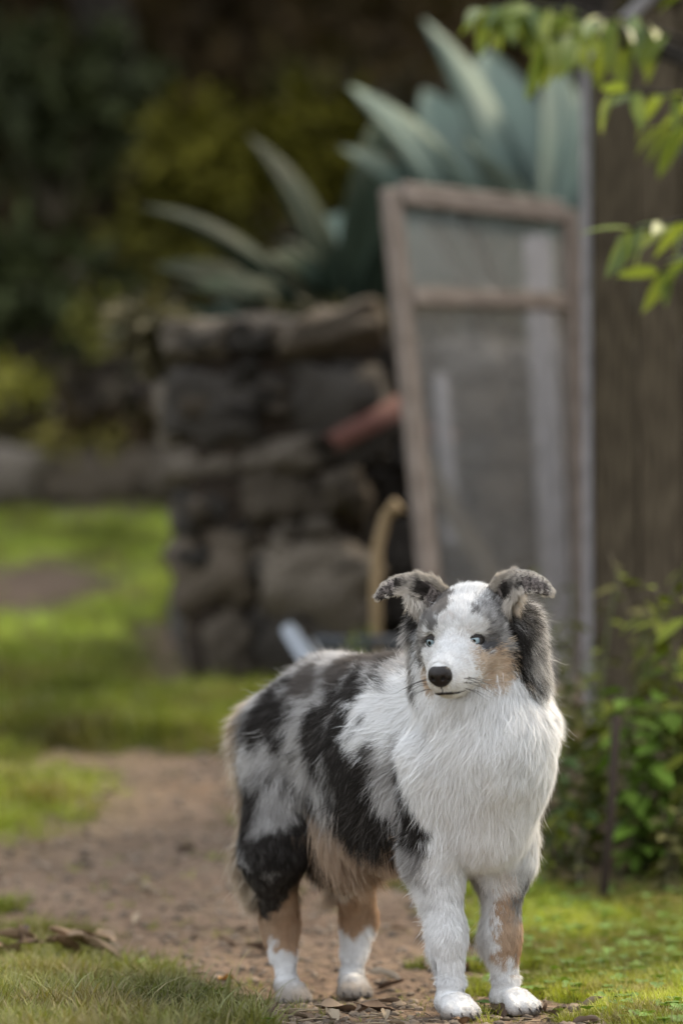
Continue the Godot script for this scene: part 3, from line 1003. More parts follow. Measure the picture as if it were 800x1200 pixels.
func grass() -> void:
	var kinds := [[], [], []]
	var bufs := [PackedFloat32Array(), PackedFloat32Array(), PackedFloat32Array()]
	var bare := PackedFloat32Array()
	var zones := [[4.3, 5.6, 32000], [5.6, 7.2, 32000], [7.2, 9.4, 20000], [9.4, 13.4, 14000]]
	for zone in zones:
		for i in zone[2]:
			var d := rng.randf_range(zone[0], zone[1])
			var reach: float = 0.15 * d + 0.15
			var x := rng.randf_range(-reach, reach)
			var z := 5.0 - d
			if d > 9.2 and x > -0.4: continue
			var b := dirt(x, z)
			if rng.randf() < b * 1.25 + 0.0: 
				if b < 0.97 or rng.randf() > 0.012: continue
			if absf(x + 0.24) < 0.3 and d > 8.75 and d < 9.3: continue
			var h := rng.randf_range(0.018, 0.042) if x > 0.0 else 0.018 + 0.055 * pow(rng.randf(), 1.6)
			if d > 7.2: h *= 1.35
			h *= 1.0 - 0.5 * b
			var n := 0.5 + 0.5 * coarse.get_noise_2d(x * 3.5, z * 3.5)
			var c := Color(0.2, 0.25, 0.035).lerp(Color(0.29, 0.29, 0.065), n)
			if x > 0.2 and d < 7.0: c = Color(c.r * 1.3, c.g * 1.25, c.b * 1.2)
			if d < 6.0 and x < 0.0: c = Color(0.17, 0.19, 0.045).lerp(Color(0.27, 0.24, 0.11), n * 0.9)
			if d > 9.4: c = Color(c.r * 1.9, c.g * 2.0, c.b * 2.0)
			if rng.randf() < 0.12: c = Color(0.27, 0.23, 0.12)
			var v := rng.randf_range(0.7, 1.25) * (1.0 + 0.9 * coarse.get_noise_2d(x * 1.6 + 20.0, z * 1.1))
			if coarse.get_noise_2d(x * 2.4 - 9.0, z * 2.0) > 0.22: c = c.lerp(Color(0.2, 0.14, 0.07), 0.55)
			var basis := Basis(Vector3.UP, rng.randf() * TAU).scaled(Vector3(h * 1.15, h, h * 1.15))
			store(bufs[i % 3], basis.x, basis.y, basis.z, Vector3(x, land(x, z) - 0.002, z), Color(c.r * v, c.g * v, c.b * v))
	for k in 3:
		var o := scatter("grass", tuft_mesh(k + 3, 13, 0.45), M.grass, bufs[k], self)
		tag(o, ["short green garden grass beside the path and on the lawn", "fine green grass mixed into the lawn", "sparse leaning grass mixed into the lawn"][k], "grass", "", "stuff")
	# clover and small broad leaves in the right-hand lawn
	var cl := begin()
	cl.set_smooth_group(-1)
	for k in 3:
		var a := TAU * k / 3
		leaf_into(cl, Transform3D(facing(Vector3(cos(a), 0.25, sin(a)), 0.0), Vector3(0, 0.9, 0)), 0.6, 0.55, 0.1, 0.15, 3, Color.WHITE)
	tube(cl, [Vector3.ZERO, Vector3(0.05, 0.5, 0), Vector3(0, 0.9, 0)], [0.04, 0.03, 0.03], 3, Color(0.8, 0.9, 0.7))
	var clover := finish(cl)
	var buf := PackedFloat32Array()
	for i in 4200:
		var d := rng.randf_range(4.5, 6.8)
		var x := rng.randf_range(0.05, 0.95) if i % 3 else rng.randf_range(-0.8, -0.1)
		var z := 5.0 - d
		if rng.randf() < dirt(x, z) * 1.4: continue
		var h := rng.randf_range(0.012, 0.026)
		var b := Basis(Vector3.UP, rng.randf() * TAU).rotated(Vector3.RIGHT, rng.randf_range(-0.4, 0.4)).scaled(Vector3(h, h, h))
		var v := rng.randf_range(0.7, 1.3)
		store(buf, b.x, b.y, b.z, Vector3(x, land(x, z), z), Color(0.12 * v, 0.2 * v, 0.04 * v))
	tag(scatter("clover", clover, M.grass, buf, self), "small clover leaves growing through the grass", "clover", "", "stuff")
	# long bent blades in the lower left corner
	for i in 80:
		var x := rng.randf_range(-0.62, -0.1)
		var d := rng.randf_range(4.83, 5.5)
		var z := 5.0 - d
		var a := rng.randf() * TAU
		var l := rng.randf_range(0.06, 0.17)
		var st := begin()
		st.set_smooth_group(-1)
		var lean := Vector3(cos(a), 0, sin(a) * 0.6)
		var side := Vector3(-lean.z, 0, lean.x).normalized() * 0.0021
		var p := []
		for k in 6:
			var t := k / 5.0
			p.append(lean * l * t * (0.35 + 0.6 * t) + Vector3.UP * l * (0.95 * t - 0.5 * t * t))
		for k in 5:
			var s0 := side * (1.0 - k * 0.18)
			var s1 := side * (0.82 - k * 0.18)
			quad(st, p[k] - s0, p[k + 1] - s1, p[k + 1] + s1, p[k] + s0, Color(0.2, 0.21, 0.09) if i % 3 else Color(0.3, 0.24, 0.13))
		var o := put("grass_blade", finish(st), M.grass, self)
		o.position = Vector3(x, land(x, z), z)
		tag(o, "long bent grass blade in the lower left grass", "grass blade", "long grass blades at lower left")


func curled_leaf(seed_: int) -> ArrayMesh:
	var r := RandomNumberGenerator.new()
	r.seed = seed_
	var st := begin()
	st.set_smooth_group(0)
	var rows := []
	var curl := r.randf_range(0.4, 1.6)
	var bend := r.randf_range(-0.5, 0.6)
	for i in 9:
		var t := i / 8.0
		var w := 0.21 * pow(sin(PI * clampf(0.03 + 0.97 * t, 0, 1)), 0.7)
		var row := []
		for k in 5:
			var u := k / 2.0 - 1.0
			var y := 0.22 * curl * w * u * u * 3.0 + bend * 0.35 * t * t + 0.03 * sin(t * 9.0 + u * 4.0 + seed_)
			row.append(Vector3(u * w * (1.0 - 0.2 * curl * absf(u)), y, t - 0.5))
		rows.append(row)
	for i in 8:
		for k in 4:
			quad(st, rows[i][k], rows[i + 1][k], rows[i + 1][k + 1], rows[i][k + 1])
	tube(st, [rows[0][2] + Vector3(0, 0, -0.16), rows[0][2], rows[8][2]], [0.012, 0.012, 0.004], 4)
	return finish(st)


func litter() -> void:
	var meshes := []
	for k in 7:
		meshes.append(curled_leaf(k + 1))
	var tones := []
	for c in [Color(0.16, 0.1, 0.06), Color(0.24, 0.17, 0.11), Color(0.1, 0.065, 0.045), Color(0.3, 0.24, 0.17), Color(0.2, 0.15, 0.11)]:
		tones.append(mat("dead_leaf_%d" % tones.size(), c, 0.8))
	tones.append(mat("orange_leaf", Color(0.42, 0.2, 0.04), 0.7))
	tones.append(mat("pale_leaf", Color(0.55, 0.5, 0.42), 0.6))
	var list := []
	for i in 11:  # the heap in the left-hand grass
		list.append([Vector3(-0.5172, 0.0570, -0.7200) + Vector3(rng.randf_range(-0.1, 0.1), 0, rng.randf_range(-0.05, 0.05)), rng.randf_range(0.06, 0.1), rng.randi() % 3, "curled brown dead leaf in the heap on the left grass", "dead leaves heaped on the left grass"])
	for i in 130:
		var d := 4.85 + 2.6 * pow(rng.randf(), 1.5)
		var x := rng.randf_range(-0.12 * d, 0.12 * d)
		if dirt(x, 5 - d) < 0.6: continue
		list.append([Vector3(x, 0, 5 - d), rng.randf_range(0.025, 0.065), rng.randi() % 5, "dry brown leaf lying on the bare earth path", "dry leaves on the path"])
	list.append([Vector3(-0.1990, 0.1041, -0.5500), 0.05, 5, "single orange leaf on the path left of the dog's hind legs", ""])
	list.append([Vector3(0.0779, 0.1051, -0.6000), 0.06, 6, "pale dry leaf on the path between the dog's hind and front legs", ""])
	list.append([Vector3(0.0853, 0.0887, -0.5000), 0.05, 2, "small dark curled leaf just below the pale leaf", ""])
	list.append([Vector3(0.0000, -0.0013, -0.0800), 0.1, 4, "large greyish dry leaf lying between the dog's hind and front paws", ""])
	list.append([Vector3(0.0675, -0.0010, -0.0500), 0.085, 2, "dark brown folded leaf beside the large greyish leaf", ""])
	list.append([Vector3(0.3185, 0.0258, -0.0500), 0.055, 2, "dark curled leaf right of the dog's outer front paw", ""])
	list.append([Vector3(0.3406, 0.0039, 0.0000), 0.06, 4, "broken grey brown leaf at the right end of the bare patch", ""])
	list.append([Vector3(0.3954, 0.0482, -0.1000), 0.05, 3, "tan leaf on the right grass edge", ""])
	list.append([Vector3(-0.3259, 0.0445, -0.3000), 0.06, 3, "tan leaf in the lower left grass", ""])
	for s in list:
		var p: Vector3 = s[0]
		var l: float = s[1]
		var o := put("fallen_leaf", meshes[rng.randi() % 7], tones[s[2]], self)
		var b := Basis(Vector3.UP, rng.randf() * TAU).rotated(Vector3.RIGHT, rng.randf_range(-0.3, 0.3)).rotated(Vector3.BACK, rng.randf_range(-0.4, 0.4))
		var lift := 0.008
		if s[4] == "dead leaves heaped on the left grass": lift = rng.randf_range(0.03, 0.06)
		o.transform = Transform3D(b.scaled_local(Vector3.ONE * l), Vector3(p.x, land(p.x, p.z) + lift, p.z))
		tag(o, s[3], "leaf", s[4])
	# crumbs of earth, grit and bits of straw
	var crumb := stone_mesh(Vector3.ONE, 3, 0.3)
	var buf := PackedFloat32Array()
	for i in 7000:
		var d := 4.7 + 3.2 * pow(rng.randf(), 1.3)
		var x := rng.randf_range(-0.13 * d, 0.13 * d)
		if rng.randf() > dirt(x, 5 - d): continue
		var s := 0.002 + 0.016 * pow(rng.randf(), 3.0)
		var b := Basis(any_dir(), rng.randf() * TAU).scaled(Vector3(s, s * 0.7, s * 1.2))
		var v := rng.randf_range(0.5, 1.6)
		store(buf, b.x, b.y, b.z, Vector3(x, land(x, 5 - d) + 0.003, 5 - d), Color(0.15 * v, 0.115 * v, 0.085 * v))
	tag(scatter("earth_crumbs", crumb, M.skin, buf, self), "loose crumbs of earth and grit on the path", "earth", "", "stuff")
	var straw := begin()
	straw.set_smooth_group(-1)
	tube(straw, [Vector3(0, 0, -0.5), Vector3(0.04, 0.03, 0), Vector3(0, 0, 0.5)], [0.02, 0.025, 0.015], 4)
	buf = PackedFloat32Array()
	for i in 1600:
		var d := 4.7 + 2.8 * pow(rng.randf(), 1.4)
		var x := rng.randf_range(-0.13 * d, 0.13 * d)
		if rng.randf() > dirt(x, 5 - d) + 0.2: continue
		var l := 0.015 + 0.05 * pow(rng.randf(), 2.5)
		var b := Basis(Vector3.UP, rng.randf() * TAU).rotated(Vector3.RIGHT, rng.randf_range(-0.2, 0.2)).scaled(Vector3(l, l, l))
		var c := Color(0.26, 0.2, 0.13) if rng.randf() < 0.6 else Color(0.09, 0.065, 0.045)
		store(buf, b.x, b.y, b.z, Vector3(x, land(x, 5 - d) + 0.006, 5 - d), c)
	tag(scatter("straw_bits", finish(straw), M.skin, buf, self), "bits of dry straw and twig strewn over the path", "straw", "", "stuff")


# ---------------------------------------------------------------- the dog
const AHEAD := Vector3(0.541, 0, 0.841)   # from rump to chest
const RIGHT_SIDE := Vector3(-0.841, 0, 0.541)
var head_at := Vector3.ZERO
var head_b := Basis()
var skull := []
var guides := []
var patches := []
var eye_at := [Vector3.ZERO, Vector3.ZERO]


func w(x: float, y: float, z: float) -> Vector3:
	return Vector3(x, y, z) - DOG_AT


func hp(s: float, u: float, f: float) -> Vector3:
	return head_at + head_b * Vector3(s, u, f)


# Tapered capsules [a, b, radius a, radius b, flatness, axis] joined smoothly and meshed as surface nets.
func surface(bones: Array, cell: float, k: float, carve := []) -> Dictionary:
	var lo := Vector3(INF, INF, INF)
	var hi := -lo
	for b in bones:
		var r: float = maxf(b[2], b[3]) + 3.0 * cell
		for e in 2:
			lo = lo.min(b[e] - Vector3(r, r, r))
			hi = hi.max(b[e] + Vector3(r, r, r))
	var nx := int(ceil((hi.x - lo.x) / cell)) + 1
	var ny := int(ceil((hi.y - lo.y) / cell)) + 1
	var nz := int(ceil((hi.z - lo.z) / cell)) + 1
	var f := PackedFloat32Array()
	f.resize(nx * ny * nz)
	for b in bones:
		var a: Vector3 = b[0]
		var ab: Vector3 = b[1] - a
		var l2 := maxf(ab.length_squared(), 1e-9)
		var ra: float = b[2]
		var dr: float = b[3] - ra
		var squash: float = 1.0 / b[4] - 1.0 if b.size() > 4 else 0.0
		var axis: Vector3 = b[5] if b.size() > 5 else Vector3.ZERO
		var reach: float = maxf(b[2], b[3]) + 5.0 * k
		var p0: Vector3 = ((a.min(b[1]) - Vector3(reach, reach, reach) - lo) / cell).floor().max(Vector3.ZERO)
		var p1: Vector3 = ((a.max(b[1]) + Vector3(reach, reach, reach) - lo) / cell).ceil().min(Vector3(nx - 1, ny - 1, nz - 1))
		for z in range(int(p0.z), int(p1.z) + 1):
			for y in range(int(p0.y), int(p1.y) + 1):
				var row := (z * ny + y) * nx
				for x in range(int(p0.x), int(p1.x) + 1):
					var q := lo + Vector3(x, y, z) * cell - a
					var t := clampf(q.dot(ab) / l2, 0.0, 1.0)
					q -= ab * t
					if squash: q += axis * (q.dot(axis) * squash)
					var d := q.length() - ra - dr * t
					if d < 5.0 * k: f[row + x] += exp(-d / k)
	for i in f.size():
		f[i] = -k * log(f[i]) if f[i] > 1e-4 else 9.2 * k
	for c in carve:
		var at: Vector3 = c[0]
		var r: float = c[1]
		var p0 := ((at - Vector3.ONE * (r + cell) - lo) / cell).floor().max(Vector3.ZERO)
		var p1 := ((at + Vector3.ONE * (r + cell) - lo) / cell).ceil().min(Vector3(nx - 1, ny - 1, nz - 1))
		for z in range(int(p0.z), int(p1.z) + 1):
			for y in range(int(p0.y), int(p1.y) + 1):
				for x in range(int(p0.x), int(p1.x) + 1):
					var i := (z * ny + y) * nx + x
					f[i] = maxf(f[i], r - (lo + Vector3(x, y, z) * cell).distance_to(at))
	var verts := PackedVector3Array()
	var at_cell := PackedInt32Array()
	at_cell.resize(f.size())
	at_cell.fill(-1)
	var step := [1, nx, nx * ny]
	var edges := []
	for c in 8:
		for ax in 3:
			if not c >> ax & 1: edges.append([c, c | 1 << ax])
	var off := []
	var pos := []
	for c in 8:
		off.append((c & 1) * step[0] + (c >> 1 & 1) * step[1] + (c >> 2 & 1) * step[2])
		pos.append(Vector3(c & 1, c >> 1 & 1, c >> 2 & 1))
	var far := 1.8 * cell
	for z in nz - 1:
		for y in ny - 1:
			var row := (z * ny + y) * nx
			for x in nx - 1:
				var i := row + x
				if absf(f[i]) > far: continue
				var inside := 0
				for c in 8:
					if f[i + off[c]] < 0.0: inside += 1
				if inside == 0 or inside == 8: continue
				var sum := Vector3.ZERO
				var n := 0
				for e in edges:
					var fa := f[i + off[e[0]]]
					var fb := f[i + off[e[1]]]
					if (fa < 0.0) != (fb < 0.0):
						sum += pos[e[0]].lerp(pos[e[1]], fa / (fa - fb))
						n += 1
				at_cell[i] = verts.size()
				verts.append(lo + (Vector3(x, y, z) + sum / n) * cell)
	var tris := PackedInt32Array()
	for z in range(1, nz - 1):
		for y in range(1, ny - 1):
			var row := (z * ny + y) * nx
			for x in range(1, nx - 1):
				var i := row + x
				if absf(f[i]) > far: continue
				for ax in 3:
					if (f[i] < 0.0) == (f[i + step[ax]] < 0.0): continue
					var u: int = step[(ax + 1) % 3]
					var v: int = step[(ax + 2) % 3]
					var q := [at_cell[i], at_cell[i - u], at_cell[i - u - v], at_cell[i - v]]
					if q.min() < 0: continue
					if f[i] < 0.0: tris.append_array(PackedInt32Array([q[0], q[2], q[1], q[0], q[3], q[2]]))
					else: tris.append_array(PackedInt32Array([q[0], q[1], q[2], q[0], q[2], q[3]]))
	return with_normals({"v": verts, "t": tris})


func with_normals(d: Dictionary) -> Dictionary:
	var v: PackedVector3Array = d.v
	var t: PackedInt32Array = d.t
	var n := PackedVector3Array()
	n.resize(v.size())
	for i in range(0, t.size(), 3):
		var c := (v[t[i + 2]] - v[t[i]]).cross(v[t[i + 1]] - v[t[i]])
		for k in 3:
			n[t[i + k]] += c
	for i in n.size():
		n[i] = n[i].normalized()
	d.n = n
	return d


func add_surface(st: SurfaceTool, d: Dictionary, first: int, colors: PackedColorArray) -> int:
	for i in d.v.size():
		st.set_normal(d.n[i])
		st.set_color(colors[i])
		st.add_vertex(d.v[i])
	for i in d.t:
		st.add_index(first + i)
	return first + d.v.size()


# --- the coat: colour of the hair at a point
const WHITE_HAIR := Color(0.86, 0.855, 0.85)
const BLACK_HAIR := Color(0.022, 0.0185, 0.016)
const TAN_HAIR := Color(0.5, 0.325, 0.205)
const CREAM_HAIR := Color(0.62, 0.52, 0.41)


func merle(p: Vector3, share: float) -> Color:
	var n := coarse.get_noise_3d(p.x * 26, p.y * 16, p.z * 26) * 0.9 + rng.randf_range(-0.25, 0.25)
	var light := Color(0.52, 0.5, 0.485)
	var dark := Color(0.13, 0.121, 0.116)
	return dark.lerp(light, clampf(share + n, 0, 1))


func body_color(at: Vector3) -> Color:
	var p := at
	var side := (p - w(0.11, 0, -0.2)).dot(RIGHT_SIDE)
	if side < 0.0: p -= RIGHT_SIDE * side * 2.0
	var wob := coarse.get_noise_3d(p.x * 11, p.y * 11, p.z * 11) * 0.6 + fine.get_noise_3d(p.x * 40, p.y * 22, p.z * 40) * 0.55 + rng.randf_range(-0.13, 0.13)
	var y := at.y
	var c := merle(p, 0.82)
	var fore := (p - w(0.245, 0, 0.0)).dot(AHEAD)   # ahead of the shoulder
	var spot := coarse.get_noise_3d(p.x * 17 + 31, p.y * 13, p.z * 17) + rng.randf_range(-0.06, 0.06)
	if fore < -0.16 and y > 0.3 and spot > 0.3: c = BLACK_HAIR.lerp(Color(0.12, 0.11, 0.1), smoothstep(0.4, 0.3, spot))
	if y < 0.38 and fore < -0.12:
		c = c.lerp(Color(0.5, 0.41, 0.33).lerp(TAN_HAIR, 0.4 + 0.5 * wob), smoothstep(0.36, 0.3, y + wob * 0.03) * smoothstep(0.12, 0.09, absf(side)))
	for s in patches:
		var q: Vector3 = p - s[0]
		var a: float = q.dot(AHEAD) / s[1]
		var b: float = (q.y + q.dot(AHEAD) * s[4]) / s[2]
		var r := q.dot(RIGHT_SIDE) / 0.16
		var d := sqrt(a * a + b * b + r * r) + wob
		if d < 1.0:
			var kind: int = s[3]
			c = [BLACK_HAIR.lerp(Color(0.17, 0.155, 0.145), pow(rng.randf(), 9.0)), WHITE_HAIR, merle(p, 0.75), Color(0.11, 0.095, 0.085), CREAM_HAIR][kind]
	if fore < breech(y) + 0.006 + wob * 0.012: c = CREAM_HAIR.lerp(Color(0.7, 0.62, 0.53), clampf(0.5 + wob, 0, 1))
	# white of the chest, collar and shoulders
	var collar := fore + (y - 0.42) * 0.1 + wob * 0.035
	if collar > -0.055 and y > 0.2: c = WHITE_HAIR
	if collar > -0.085 and y > 0.445 + wob * 0.02: c = WHITE_HAIR
	if y > 0.47 and fore > -0.17 + wob * 0.03: c = WHITE_HAIR
	if c == WHITE_HAIR:
		c = c.lerp(Color(0.7, 0.62, 0.53), clampf(coarse.get_noise_3d(p.x * 20 + 9, p.y * 13, p.z * 20) * 1.1 - 0.3, 0, 0.4))
		if (at - w(0.28, 0.3, 0.1)).length() < 0.09: c = c.lerp(Color(0.72, 0.63, 0.53), 0.12)
	# legs
	if y < 0.25 and fore > breech(y) + 0.004:
		var leg := c
		var front := (at - w(0.1, 0, -0.22)).dot(AHEAD) > 0.0
		var right := (at - w(0.11, 0, -0.2)).dot(RIGHT_SIDE) > 0.0
		if front and right: leg = WHITE_HAIR
		elif front:
			var q := at - Vector3(0.1246, 0.1458, 0.1200)
			q.x += rng.randf_range(-0.008, 0.008)
			leg = TAN_HAIR.lerp(CREAM_HAIR, 0.25 + 0.3 * wob) if y > 0.085 + wob * 0.05 + rng.randf_range(-0.012, 0.012) else WHITE_HAIR
			if q.x < -0.012 + wob * 0.006: leg = WHITE_HAIR
			if q.x > 0.014 + wob * 0.012 and y > 0.15 + wob * 0.05: leg = merle(at, 0.5)
		else:
			var top := 0.085 if right else 0.1
			leg = TAN_HAIR.lerp(CREAM_HAIR, 0.2 + 0.3 * wob)
			if right and (at - Vector3(-0.2404, 0.1127, -0.2500)).dot(RIGHT_SIDE) > lerpf(-0.008, 0.021, smoothstep(0.24, 0.14, y)) + wob * 0.02: leg = Color(0.04, 0.034, 0.03).lerp(Color(0.2, 0.18, 0.165), pow(rng.randf(), 6.0))
			if not right and (at - Vector3(-0.1154, 0.1033, -0.2800)).dot(RIGHT_SIDE) > 0.016 + wob * 0.02: leg = CREAM_HAIR.lerp(WHITE_HAIR, 0.4)
			if y < top + wob * 0.05: leg = WHITE_HAIR
		c = c.lerp(leg, smoothstep(0.25, 0.18, y + wob * 0.09))
	if y < 0.03: c = c.lerp(Color(0.36, 0.29, 0.22), smoothstep(0.03, 0.004, y + wob * 0.012) * 0.75)
	return c


func head_color(at: Vector3) -> Color:
	var q := head_b.inverse() * (at - head_at)
	var s := q.x
	var u := q.y
	var f := q.z
	var wob := coarse.get_noise_3d(s * 34 + 3, u * 34, f * 34) * 0.6 + fine.get_noise_3d(s * 110, u * 110, f * 110) * 0.4 + rng.randf_range(-0.5, 0.5)
	var c := WHITE_HAIR
	var a := absf(s)
	# grey sides of the forehead and round the eyes
	if a > 0.03 + 0.012 * wob and u > -0.01 and f < 0.062: c = merle(q * 2.0, 0.62 + wob * 0.6)
	if a > 0.043 + 0.008 * wob and u > -0.06 and f < 0.058: c = merle(q * 2.0, 0.38 + wob)
	# long black hair from the ears down behind the cheeks, pale outside it
	var streak := fine.get_noise_3d(s * 150, u * 30, f * 150)
	if a > 0.058 + 0.01 * wob and f < 0.03 and u < 0.05: c = BLACK_HAIR.lerp(Color(0.2, 0.19, 0.185), clampf(wob * 0.8, 0, 1)) if streak < 0.45 else merle(q, 0.7)
	if f < 0.0 + 0.012 * wob and (a > 0.09 + 0.012 * wob + 0.02 * streak or f < -0.028 + 0.02 * wob): c = merle(q, 0.9).lerp(Color(0.66, 0.62, 0.57), 0.5)
	if s < -0.08 and u > -0.03 + 0.02 * wob: c = merle(q, 0.9).lerp(Color(0.66, 0.62, 0.57), 0.5)
	# tan cheeks
	if Vector3(s - 0.05, u + 0.045, f - 0.045).length() < 0.03 + 0.014 * wob + rng.randf_range(-0.012, 0.012): c = TAN_HAIR.lerp(Color(0.66, 0.55, 0.43), clampf(0.6 + 0.6 * wob, 0, 1))
	if Vector3(s - 0.05, u + 0.08, f - 0.035).length() < 0.034 + 0.014 * wob + rng.randf_range(-0.013, 0.013): c = TAN_HAIR.lerp(Color(0.7, 0.6, 0.48), clampf(0.55 + 0.6 * wob, 0, 1))
	if Vector3(s + 0.045, u + 0.065, f - 0.035).length() < 0.028 + 0.01 * wob: c = TAN_HAIR.lerp(Color(0.66, 0.55, 0.43), clampf(0.6 + 0.6 * wob, 0, 1))
	if Vector3(s - 0.04, u + 0.03, f - 0.072).length() < 0.02 + 0.008 * wob + rng.randf_range(-0.01, 0.01): c = CREAM_HAIR.lerp(TAN_HAIR, 0.3)
	if f > 0.06 and wob > 0.16: c = c.lerp(Color(0.56, 0.49, 0.44), clampf(wob * 0.8, 0, 0.5))
	# small grey patches on the white brow
	if Vector2(s + 0.026, u - 0.047).length() < 0.014 + 0.006 * wob: c = Color(0.27, 0.245, 0.225)
	if Vector2(s + 0.034, u - 0.026).length() < 0.011 + 0.006 * wob: c = Color(0.25, 0.24, 0.235)
	if Vector2(s - 0.048, u + 0.012).length() < 0.009 + 0.007 * wob and f > 0.03: c = Color(0.12, 0.12, 0.13)
	# chin and throat, ruff behind the cheeks
	if u < -0.082 + 0.008 * wob and a < 0.045: c = CREAM_HAIR.lerp(WHITE_HAIR, 0.5) if f < 0.08 else WHITE_HAIR
	if f < -0.03 + 0.01 * wob and a < 0.05: c = merle(q, 0.55) if u > 0.02 else WHITE_HAIR
	if a > 0.05 and u < -0.088 + 0.03 * wob and f < 0.03: c = WHITE_HAIR if wob > -0.15 else merle(q, 0.8)
	return c


# --- flow of the hair: [direction, length, lift] at a point
func body_flow(p: Vector3) -> Array:
	var dir := Vector3.ZERO
	var length := 0.0
	var lift := 0.0
	var total := 0.0
	for g in guides:
		var d: float = p.distance_squared_to(g[0]) + 0.0006
		var s := 1.0 / (d * d)
		dir += g[1] * s
		length += g[2] * s
		lift += g[3] * s
		total += s
	dir /= total
	length /= total
	lift /= total
	var fore := (p - w(0.245, 0, 0.0)).dot(AHEAD)
	if fore < breech(p.y):
		dir = Vector3(-0.45, -1, -0.5)
		length = 0.06
		lift = 34.0
	elif p.y < 0.3:
		var t := smoothstep(0.3, 0.16, p.y)
		dir = dir.lerp(Vector3(-AHEAD.x * 0.25, -1, -AHEAD.z * 0.25), t)
		length = lerpf(length, 0.0165, t)
		lift = lerpf(lift, 17.0, t)
		# feathering down the backs of the front legs
		var behind := 0.0
		if fore > -0.2:
			var leg := Vector3(0.0359, 0.1500, 0.1800) if (p - w(0.2, 0, 0)).dot(RIGHT_SIDE) > -0.02 else Vector3(0.1259, 0.1458, 0.1200)
			behind = smoothstep(0.004, 0.02, -(p - leg).dot(AHEAD)) * smoothstep(0.06, 0.13, p.y)
		length = lerpf(length, 0.036, behind)
		dir = dir.lerp(Vector3(-AHEAD.x * 0.8, -0.8, -AHEAD.z * 0.8), behind)
		lift = lerpf(lift, 26.0, behind)
	if p.y < 0.07:
		var t := smoothstep(0.07, 0.045, p.y)
		dir = dir.lerp(Vector3(AHEAD.x, -0.45, AHEAD.z), t)
		length = lerpf(length, 0.0065, t)
	return [dir, length, lift]


func breech(y: float) -> float:   # behind this, the long pale hair at the backs of the thighs
	return lerpf(-0.535, -0.578, smoothstep(0.2, 0.42, y)) if y > 0.17 and y < 0.5 else -9.0


func head_flow(p: Vector3) -> Array:
	var q := head_b.inverse() * (p - head_at)
	var from_nose := q - Vector3(0, -0.03, 0.16)
	var dir := from_nose.normalized() + Vector3(0, -0.25 if q.y < 0.0 else 0.1, 0) * smoothstep(0.06, 0.15, from_nose.length())
	var back := smoothstep(0.085, 0.17, from_nose.length())
	var length := lerpf(0.0095, 0.018, back)
	var lift := 19.0
	var cheek := smoothstep(0.05, 0.075, absf(q.x)) * smoothstep(0.03, -0.01, q.z)
	length = lerpf(length, 0.04, cheek)
	dir = dir.lerp(Vector3(signf(q.x) * 0.35, -1.0, -0.1), cheek * 0.9)
	lift = lerpf(lift, 26.0, cheek)
	if q.z < -0.02:
		var t := smoothstep(-0.02, -0.05, q.z)
		length = lerpf(length, 0.035, t)
		dir = dir.lerp(Vector3(q.x * 6.0, -0.5, -0.8), t)
	if q.y < -0.07:
		var t := smoothstep(-0.07, -0.1, q.y) * smoothstep(0.12, 0.07, q.z)
		length = lerpf(length, 0.04, t)
		dir = dir.lerp(Vector3(0, -1, 0.1), t)
	return [head_b * dir, length, lift]


func clump(seed_: int, strands: int, spread: float, width: float, wave: float, segments: int) -> ArrayMesh:
	var r := RandomNumberGenerator.new()
	r.seed = seed_
	var st := begin()
	st.set_smooth_group(0)
	for i in strands:
		var a := r.randf() * TAU
		var o := Vector2(cos(a), sin(a)) * spread * sqrt(r.randf())
		var h := r.randf_range(0.6, 1.1)
		var ph := r.randf() * TAU
		var fan := r.randf_range(-0.2, 0.2)
		var rise := r.randf_range(-0.05, 0.14)
		var ws := width * r.randf_range(0.7, 1.2)
		var tw := r.randf_range(-0.7, 0.7)
		var v := r.randf_range(0.88, 1.1)
		var c := Color(v, v, v)
		var rows := []
		for k in segments + 1:
			var t := float(k) / segments
			var p := Vector3(o.x * (1.0 - 0.2 * t) + fan * t + wave * sin(ph + t * 5.0) * t, rise * sin(PI * 0.8 * t) + 0.5 * wave * cos(ph + t * 4.0) * t - 0.14 * t * t, o.y * (1.0 - t) + t * h)
			var side := Vector3(cos(tw), sin(tw), 0) * ws * 0.5 * (1.0 - 0.85 * t * t)
			rows.append([p - side, p + side])
		for k in segments:
			quad(st, rows[k][0], rows[k + 1][0], rows[k + 1][1], rows[k][1], c)
	return finish(st)


var coats := []          # one buffer for each of the nine kinds of clump


